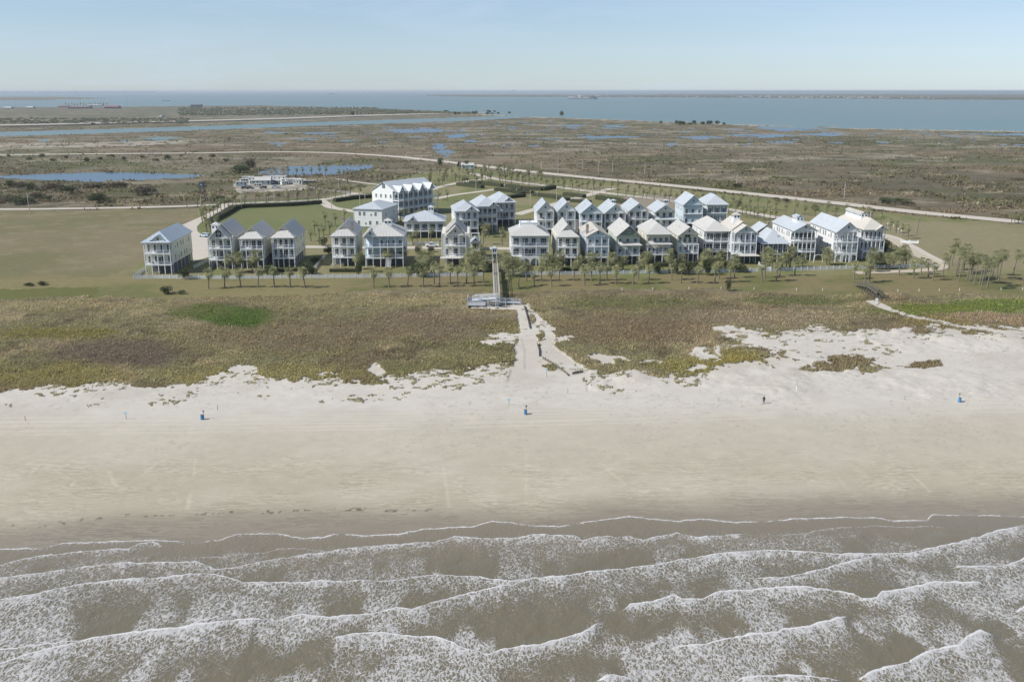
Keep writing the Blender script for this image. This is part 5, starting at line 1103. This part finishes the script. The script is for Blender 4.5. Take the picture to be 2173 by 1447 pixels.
car(520,401.5,R(5),(.05,.06,.08),'dark car parked in the lot, leftmost of the dark cars'); car(531.5,401.5,R(3),(.06,.06,.07),'dark car parked in the lot just right of the leftmost dark car'); car(559,400.5,R(185),(.05,.05,.06),'dark car parked alone in the middle of the lot'); car(585,399,R(178),(.32,.42,.5),'pale blue pickup parked before the trailers','pickup','pickup truck')
car(1061,354.5,R(-28),(.05,.03,.03),'dark red pickup driving on the highway','pickup','pickup truck',z=.12); car(199,265.5,R(2),(.05,.06,.07),'small dark car far off on the causeway at left', s=2.0,z=.55)
# trailers, sheds and containers in the lot
def shed(px,py,w,l,h,rz,col,label,cat='trailer',name='trailer',roof='flat',rcol=(.6,.6,.58)):
    x,y = gp(px,py); e = empty(name,(x,y,.05),rz,label=label,cat=cat,group='sheds and trailers around the lot by the pond'); cm = mat('shed_%d_%d_%d'%tuple(int(c*99) for c in col), col, .6, .1, .6)
    MB().box(-l/2,-w/2,.35 if cat=='trailer' else 0,l/2,w/2,h).build('wall',cm,e)
    if roof == 'flat': MB().box(-l/2-.1,-w/2-.1,h,l/2+.1,w/2+.1,h+.15).build('roof', mat('flat_roof',(.55,.55,.53),.6,.15,.5), e)
    else: roof_planes('roof', gable_roof(-l/2,l/2,-w/2,w/2,h,w*.28,.4,'x'), MATS['metal_roof_greyish'], e)
    for i in range(3): link('window', WM['small'][1], e, (-l/3+l/3*i, -w/2-.01, h*.5))
    MB().box(l/2-1.6,-w/2-.04,.3,l/2-.8,-w/2-.01,h*.85).build('door', DOORM, e)
    if cat == 'trailer':
        for ax in (-.6,.6): MB().cyl(0,0,0,.2,.35,.35,10).build('wheel', TYRE, e, loc=(ax,-w/2,.35)).rotation_euler = (math.pi/2,0,0)
shed(527,385,3,8,3.2,.1,(.5,.5,.48),'white camper trailer at the back left of the lot'); shed(513,395,3,7,2.8,.2,(.38,.44,.46),'low blue-grey container at the left front of the lot','container','container')
shed(541,386,3,9,3,0,(.6,.6,.58),'white camper trailer second from the left in the lot'); shed(559,392,7,10,3.2,.15,(.42,.48,.48),'long low blue-grey shed in the middle of the lot','shed','shed','gable')
shed(594,384,3,9,3.2,-.05,(.62,.62,.6),'long white trailer behind the grey shed'); shed(612,390,4,10,3.2,.5,(.55,.57,.52),'white trailer parked diagonally right of the shed'); shed(622,390,4,11,3,.5,(.6,.62,.6),'white-roofed trailer beside the diagonal trailer'); shed(633,392,4,6,3.4,0,(.55,.55,.5),'small pale container at the right end of the lot','container','container')
for i,(a,b_,w,l,h_,rz_,nm_) in enumerate([(536,391,2.5,4,2.2,.4,'stack of pale crates'),(548,396,2.4,5,1.8,.1,'low flatbed load under a pale sheet'),(577,390,3,6,2.6,.2,'small white office cabin'),(588,391,2.4,4,2.4,-.3,'small grey storage box'),(604,392,2.4,5,2.0,.7,'white boat-shaped trailer'),(569,383,3,7,2.8,.3,'white cabin behind the long shed'),(518,388,2.4,5,2.4,.5,'pale storage box at the back left'),(642,390,2.5,5,2.0,.1,'green storage box at the right end'),(660,388,2.2,7,1.3,.2,'low stack of timber right of the containers')]):
    shed(a,b_,w,l,h_,rz_,[(.55,.55,.52),(.5,.5,.48),(.62,.62,.6),(.3,.32,.33),(.6,.6,.58),(.6,.6,.58),(.45,.46,.44),(.12,.2,.15),(.25,.22,.18)][i],nm_+' in the lot by the pond','container','container')
shed(992,358,5,10,3,.1,(.5,.6,.7),'small blue and white hut beside the highway','hut','hut','gable')
# observation tower at the entrance
t = empty('observation_tower', gp(431,427), 0, label='dark wooden lookout tower with railed platform and cabin at the village entrance', cat='tower')
t.scale = (.8,.8,.82)
DK = mat('dark_tower_timber',(.08,.075,.075),.8,.2,1)
for sx in (-1,1):
    for sy in (-1,1): MB().bar((sx*2.4,sy*2.4,0),(sx*1.5,sy*1.5,9.6),.32).build('leg', DK, t)
for z,w in ((3.2,2.1),(6.4,1.8)):
    b_ = MB()
    for (p,q) in (((-w,-w),(w,-w)),((w,-w),(w,w)),((w,w),(-w,w)),((-w,w),(-w,-w))): b_.bar((*p,z),(*q,z),.2); b_.bar((*p,z),(q[0]*.9,q[1]*.9,z+3),.12)
    b_.build('cross_brace', DK, t)
MB().box(-3.0,-3.0,9.6,3.0,3.0,9.8).build('platform', DK, t)
rl = MB()
for (p,q) in (((-2.9,-2.9),(2.9,-2.9)),((2.9,-2.9),(2.9,2.9)),((2.9,2.9),(-2.9,2.9)),((-2.9,2.9),(-2.9,-2.9))): railing(rl,p,q,9.8,1.2,.4)
rl.build('railing', DK, t); MB().box(-1.4,-1.4,9.8,1.4,1.4,12.6).build('cabin', mat('tower_cabin',(.10,.12,.15),.7), t); MB().box(-.5,-1.43,10.8,.5,-1.41,11.9).build('window', SIGNM, t)
roof_planes('roof', hip_roof(-1.4,1.4,-1.4,1.4,12.6,1.2,.4), DK, t, th=.12)
# utility poles and lamps
PGREY = mat('utility_pole_wood',(.40,.37,.32),.85,.15,1); PDARK = mat('dark_pole_wood',(.12,.08,.06),.85,.2,1)
def pole(px,py,h,label,arms=1,dark=False,lean=0,group='utility poles'):
    e = empty('utility_pole', gp(px,py), .3, label=label, cat='pole', group=group); m = PDARK if dark else PGREY
    MB().cyl(0,0,0,h,.20,.14,8,dx=lean).build('shaft', m, e)
    if arms: MB().box(lean*.95-1.1,-.08,h-.7,lean*.95+1.1,.08,h-.55).build('crossarm', m, e); MB().cyl(lean*.9+.35,0,h-2.3,h-1.4,.25).build('transformer', mat('transformer_grey',(.5,.5,.48),.5), e)
PL = [(1149,366,8),(1184,371.5,9),(1236,363,9),(1270,367,9.5),(1299.5,366,9),(1368,371,9),(1462,384,8),(1563,394,8.5),(1791,421,9.5)]
for i,(a,b_,h) in enumerate(PL): pole(a,b_,h, f'pale utility pole beyond the highway, {ordw(i)} from the left', 1)
pole(2041,447.5,10.5,'dark brown utility pole beyond the highway at right',1,True); pole(64,454,10.5,'utility pole by the road at the far left',1,False,-.4)
LP = [(513,443,9,'left end of the big lawn hedge'),(583,438,8,'middle of the long hedge'),(704,444,10,'bend of the inner road'),(764,437,9,'left of the apartment row'),(775,430,7,'hedge end by the apartment row'),(719,402,8.5,'lawn by the lot'),(942,414,9,'right of the apartment row'),(1010,405,7.5,'plantation hedges'),(1125.5,439,9.5,'open lawn left of the side street'),(1181,435,10,'side street verge'),(1068,375,8,'plantation palms'),(1105,395,8,'plantation street'),(1257,424,9,'corner of the bare lot'),(549,372,7,'pond shore behind the sheds'),(968,370,8,'left of the little hut'),(976,362,7,'hut beside the highway'),(428,448,9.5,'entrance drive beside the lookout tower'),(1286,425,7,'bare lot edge')]
for a,b_,h,w in LP: pole(a,b_,h*.92,f'slim pale lamp pole at the {w}',0,group='slim pale poles inside the village')
SL = [(1096,412),(1140,418),(1230,412),(1303,419),(1352,421),(1368,424),(1411,427),(1424,430),(1498,438),(1525,444),(1553,436),(1570,452),(1597,452),(1636,460),(1070,402),(1203,405),(1330,405),(1883,488),(1895,492),(1905,500),(1912,503)]
gm_ = MB().tube([(0,0,2.3),(0,0,2.55),(0,0,2.85),(0,0,3.05)],[.1,.26,.26,.08],8).mesh('lamp_globe', mat('lamp_globe',(.7,.69,.62),.4)); pm_ = MB().cyl(0,0,0,2.3,.07,.05).mesh('lamp_post', mat('lamp_post_paint',(.5,.5,.48),.6))
for i,(a,b_) in enumerate(SL): e = empty('street_lamp', gp(a,b_), 0, label=f'{ordw(sorted(SL).index((a,b_)))} low globe street lamp from the left along the back street', cat='street lamp', group='globe lamps along the back street'); link('lamp_post', pm_, e); link('lamp_globe', gm_, e)
# small kiosk wall by the right-hand road bend
e = empty('entrance_wall', gp(1930,516), R(-15), label='low white curved wall at the bend of the sand track right of the last house', cat='wall'); MB().box(-3.2,-.15,0,3.2,.15,.9).build('panel', TRIM, e)
for x in (-3.2,0,3.2): MB().box(x-.22,-.22,0,x+.22,.22,1.2).build('pier', TRIM, e)
tr_ = palm(1945,498,'bare dead palm trunk without crown in the right field','dead palm trunks',PT); bpy.data.objects.remove([c for c in bpy.data.objects if c.parent == tr_ and c.name.startswith('crown')][0])
# arched garden trellis
e = empty('garden_arch', gp(1735.5,557), 0, label='pale garden arch in the yard between two white houses at right', cat='arch'); MB().tube([(-1.6,0,0),(-1.6,0,1.6),(-1.1,0,2.5),(0,0,2.9),(1.1,0,2.5),(1.6,0,1.6),(1.6,0,0)],[.09]*7,6).build('frame', TRIM, e)
# ================================================================ FAR SHORE, SHIPS, HORIZON
FW = mat('far_white', (.55,.56,.56), .7); FR = mat('far_red_roof', (.24,.12,.10), .7); FD = mat('far_dark', (.10,.11,.12), .8); FG = mat('far_grey', (.25,.27,.29), .8)
def wpx(py): return 1.0/ (pxm(py))      # metres per photo px there
r_ = random.Random(21)
for k in range(105):
    x = r_.choice([r_.uniform(1180,1990), r_.uniform(1560,1960)]); y = ipl(x,[(1150,205.2),(1400,206.6),(1750,209),(2000,211)]) - r_.uniform(.2,1.2 if x < 1500 else 2.6)
    mpp = wpx(y); w = mpp*r_.uniform(1.6,3.8); h = mpp*r_.uniform(1.0,2.4); X_,Y_ = gp(x,y)
    q = MB().box(-w/2,0,0,w/2,w,h*.65); q.prism([(-w*.55,-w*.1,h*.65),(w*.55,-w*.1,h*.65),(0,-w*.1,h)],(0,w*1.1,0)); o = q.build('distant_house', FW if r_.random() < .75 else FG, label='tiny white house on the far shore across the strait', cat='house', group='distant houses across the strait'); o.location = (X_,Y_,0)
woods_n = MB()
for k in range(900):
    x = r_.uniform(930,2600); y = ipl(x,[(900,205),(1400,206.8),(1750,209),(2000,211),(2173,212),(2600,213)])-r_.uniform(0,3.5 if x > 1300 else 1.0); mpp = wpx(y); X_,Y_ = gp(x,y); w = mpp*r_.uniform(1,4); h = mpp*r_.uniform(.3,1.0)
    woods_n.add([(X_-w,Y_,0),(X_+w,Y_,0),(X_+w*.6,Y_+w*.3,h),(X_-w*.5,Y_+w*.3,h*.9)],[(0,1,2,3)])
woods_n.build('far_trees', BUSHM, label='low dark trees and scrub along the far shore across the strait', cat='woodland', kind='stuff')
def shore(name, pts, h, m):
    w = [gp(x,y) for x,y in pts]; mb = MB()
    for (a,b_) in zip(w[:-1],w[1:]): mb.add([(a[0],a[1],-.3),(b_[0],b_[1],-.3),(b_[0],b_[1],h),(a[0],a[1],h),(a[0],a[1]+4000,h),(b_[0],b_[1]+4000,h)],[(0,1,2,3),(3,2,5,4)])
    mb.build(name, m, kind='structure')
shore('far_shore', [(-400,197.2),(-100,197.4),(200,197.2),(330,197.0)], 26, mat('hazy_land',(.16,.18,.18),.9,.3,.0005)); shore('far_shore', [(1450,196.2),(1700,196.6),(1900,197.6),(2173,198),(2700,198.4)], 30, mat('hazy_land',(.16,.18,.18),.9))
for k in range(60):
    x = r_.uniform(-20,300); y = 197.9+r_.uniform(0,.6); mpp = wpx(y); X_,Y_ = gp(x,y); w = mpp*r_.uniform(.8,4); h = mpp*r_.choice([1,1,1.5,1.2,2,3]); o = MB().box(-w/2,0,0,w/2,w,h).build('distant_building', r_.choice([FW,FG,FG]), label='tiny pale building of the town on the left horizon', cat='building', group='town buildings on the left horizon'); o.location = (X_,Y_,0)
x,y = 160,198.2; mpp = wpx(y); X_,Y_ = gp(x,y); o = MB().box(-mpp*.8,0,0,mpp*.8,mpp,mpp*5.5).prism([(-mpp*2,0,0),(mpp*2,0,0),(mpp*.4,0,mpp*3.4),(-mpp*.4,0,mpp*3.4)],(0,mpp,0)).build('distant_tower', FD, label='dark pointed tower standing over the town on the left horizon', cat='tower'); o.location=(X_,Y_,0)
for i,(x,w) in enumerate([(925,2),(962,3),(972,2),(998,2),(1142,2),(1137,3),(1128,1.5)]):
    mpp = wpx(194.6); X_,Y_ = gp(x,194.6); o = MB().box(-w*mpp/2,0,0,w*mpp/2,mpp*2,mpp*2.2).build('distant_rig', FG, label='faint grey rig or vessel on the middle of the horizon', cat='rig', group='faint shapes on the horizon'); o.location=(X_,Y_,0)
def far_building(px,py,wpxs,hpx,label,roofm,wallm,cat='building'):
    mpp = wpx(py); x,y = gp(px,py); w = wpxs*mpp; h = hpx*mpp; e = empty('resort_building',(x,y,0),0,label=label,cat=cat,group='resort buildings by the far left channel')
    MB().box(-w/2,0,0,w/2,24,h*.55).build('wall', wallm, e); 
    MB().prism([(-w/2-2,-2,h*.55),(w/2+2,-2,h*.55),(w/2-4,12,h),(-w/2+4,12,h)],(0,.3,0)).prism([(-w/2-2,26,h*.55),(w/2+2,26,h*.55),(w/2-4,12,h),(-w/2+4,12,h)],(0,-.3,0)).build('roof', roofm, e)
    for i in range(5): MB().box(-w/2+w*(i+.3)/5,-.3,h*.15,-w/2+w*(i+.7)/5,-.05,h*.42).build('window', FD, e)
far_building(133,228,20,3.6,'white building with orange-red roof, leftmost of the far resort',FR,FW); far_building(167,231,46,5,'long dark-walled building with reddish roof at the far resort',mat('brick_roof',(.19,.12,.11),.8),FG); far_building(236,231,30,6,'red-roofed building at the right end of the far resort',FR,FG)
far_building(15,231,16,3.5,'low white building at the far left edge of the resort',FW,FW); far_building(62,230.5,14,3.5,'low white building right of the leftmost one at the far resort',FW,FW); far_building(415,227,22,5,'dark shed on the shore beyond the causeway',FD,FG); far_building(339,250,5,4,'tiny pale hut in the marsh beyond the causeway',FW,FW); far_building(200,225,30,2.5,'low white wall behind the far resort',FW,FW)
joined_palms([(140+i*6.2, 227.5-i%3*.4) for i in range(15)], 'far palms rising over the resort by the left channel', 2.6)
def ship(px,py,Lpx,label,hullm,decks,cat='ship',name='cargo_ship',rz=0,flip=1,wake=False):
    mpp = wpx(py); L = Lpx*mpp; x,y = gp(px,py); e = empty(name,(x,y,-.35),rz,label=label,cat=cat); b_ = L*.09; H_ = L*.045
    pts = [(-L/2,-b_/2),(L*.38,-b_/2),(L/2,0),(L*.38,b_/2),(-L/2,b_/2)]; pts = [(flip*p,q) for p,q in pts]
    MB().prism([(p,q,0) for p,q in pts],(0,0,H_)).build('hull', hullm, e)
    for (a,c,z0,z1_,m) in decks: MB().box(min(flip*a*L,flip*c*L),-b_*.4,H_+z0*L,max(flip*a*L,flip*c*L),b_*.4,H_+z1_*L).build('superstructure', m, e)
    return e
ship(1236,211,62,'long dredger with white bow house and blue stern in the strait',FG,[(-.46,-.30,0,.05,FW),(-.28,-.2,0,.02,FW),(-.14,-.06,0,.10,FW),(.05,.2,0,.02,FW),(.25,.45,0,.035,mat('ship_blue',(.05,.12,.2),.6))])
ship(704,200.5,21,'dark ship with white bridge at its right end, on the bay at left centre',FD,[(-.1,.1,0,.03,FD),(.22,.45,0,.16,FW)],flip=1); ship(778,205.6,15,'small grey ferry with a white wake, right of the dark ship',FG,[(-.4,.4,0,.08,FW),(-.1,.2,.08,.16,FG)],'ferry','ferry'); ship(583,203.5,14,'faint low barge on the bay at left',FG,[(.2,.4,0,.06,FW)],'barge','barge'); ship(352,214.5,20,'low dark barge near the left shore of the bay',FD,[(-.45,-.35,0,.09,FW)],'barge','barge')
ship(1028,191+4.2,9,'distant dark ship on the horizon at centre, left one',FD,[(-.2,.2,0,.2,FD)]); ship(1089,194.8,10,'distant dark ship on the horizon at centre, right one',FD,[(-.3,.3,0,.15,FD),(-.1,.1,.15,.3,FD)])
for a,b_,n in ((790,205.9,12),(725,201.3,8)):
    x,y = gp(a,b_); mpp = wpx(b_); o = MB().add([(-n*mpp,0,-.3),(0,mpp*8,-.3),(0,-mpp*8,-.3)],[(0,2,1)]).build('ship_wake', FW, label='white wake trailing behind the ' + ('ferry' if n == 12 else 'dark ship'), cat='wake', kind='stuff'); o.location=(x-(n*mpp if n == 12 else -n*mpp*1.2),y,0.0); o.rotation_euler=(0,0,math.pi if n != 12 else 0)
for i,(x,yb,hp) in enumerate([(271,226,20),(286,226,14),(328,226,6),(1190,246,14)]):
    mpp = wpx(yb); X_,Y_ = gp(x,yb); o = MB().cyl(0,0,0,hp*mpp,mpp*.3,mpp*.15,6).build('mast', FG, label=['tall thin mast at the far left channel','shorter thin mast right of the tall one at the channel','very short mast on the left bay shore','thin mast on the bay shore at centre'][i], cat='mast'); o.location=(X_,Y_,0)
# faint air between here and the far shore
hz = MB().box(-150000,-400,-3,150000,160000,63).build('haze', bpy.data.materials.new('air'), label='thin pale sea haze', kind='stuff')
hm = hz.data.materials[0]; hm.use_nodes = True; hm.node_tree.nodes.clear(); o_ = hm.node_tree.nodes.new('ShaderNodeOutputMaterial'); pv = hm.node_tree.nodes.new('ShaderNodeVolumePrincipled')
pv.inputs['Color'].default_value = (.80,.87,.95,1); pv.inputs['Density'].default_value = 4.5e-5; pv.inputs['Anisotropy'].default_value = 0.2; hm.node_tree.links.new(pv.outputs[0], o_.inputs['Volume'])
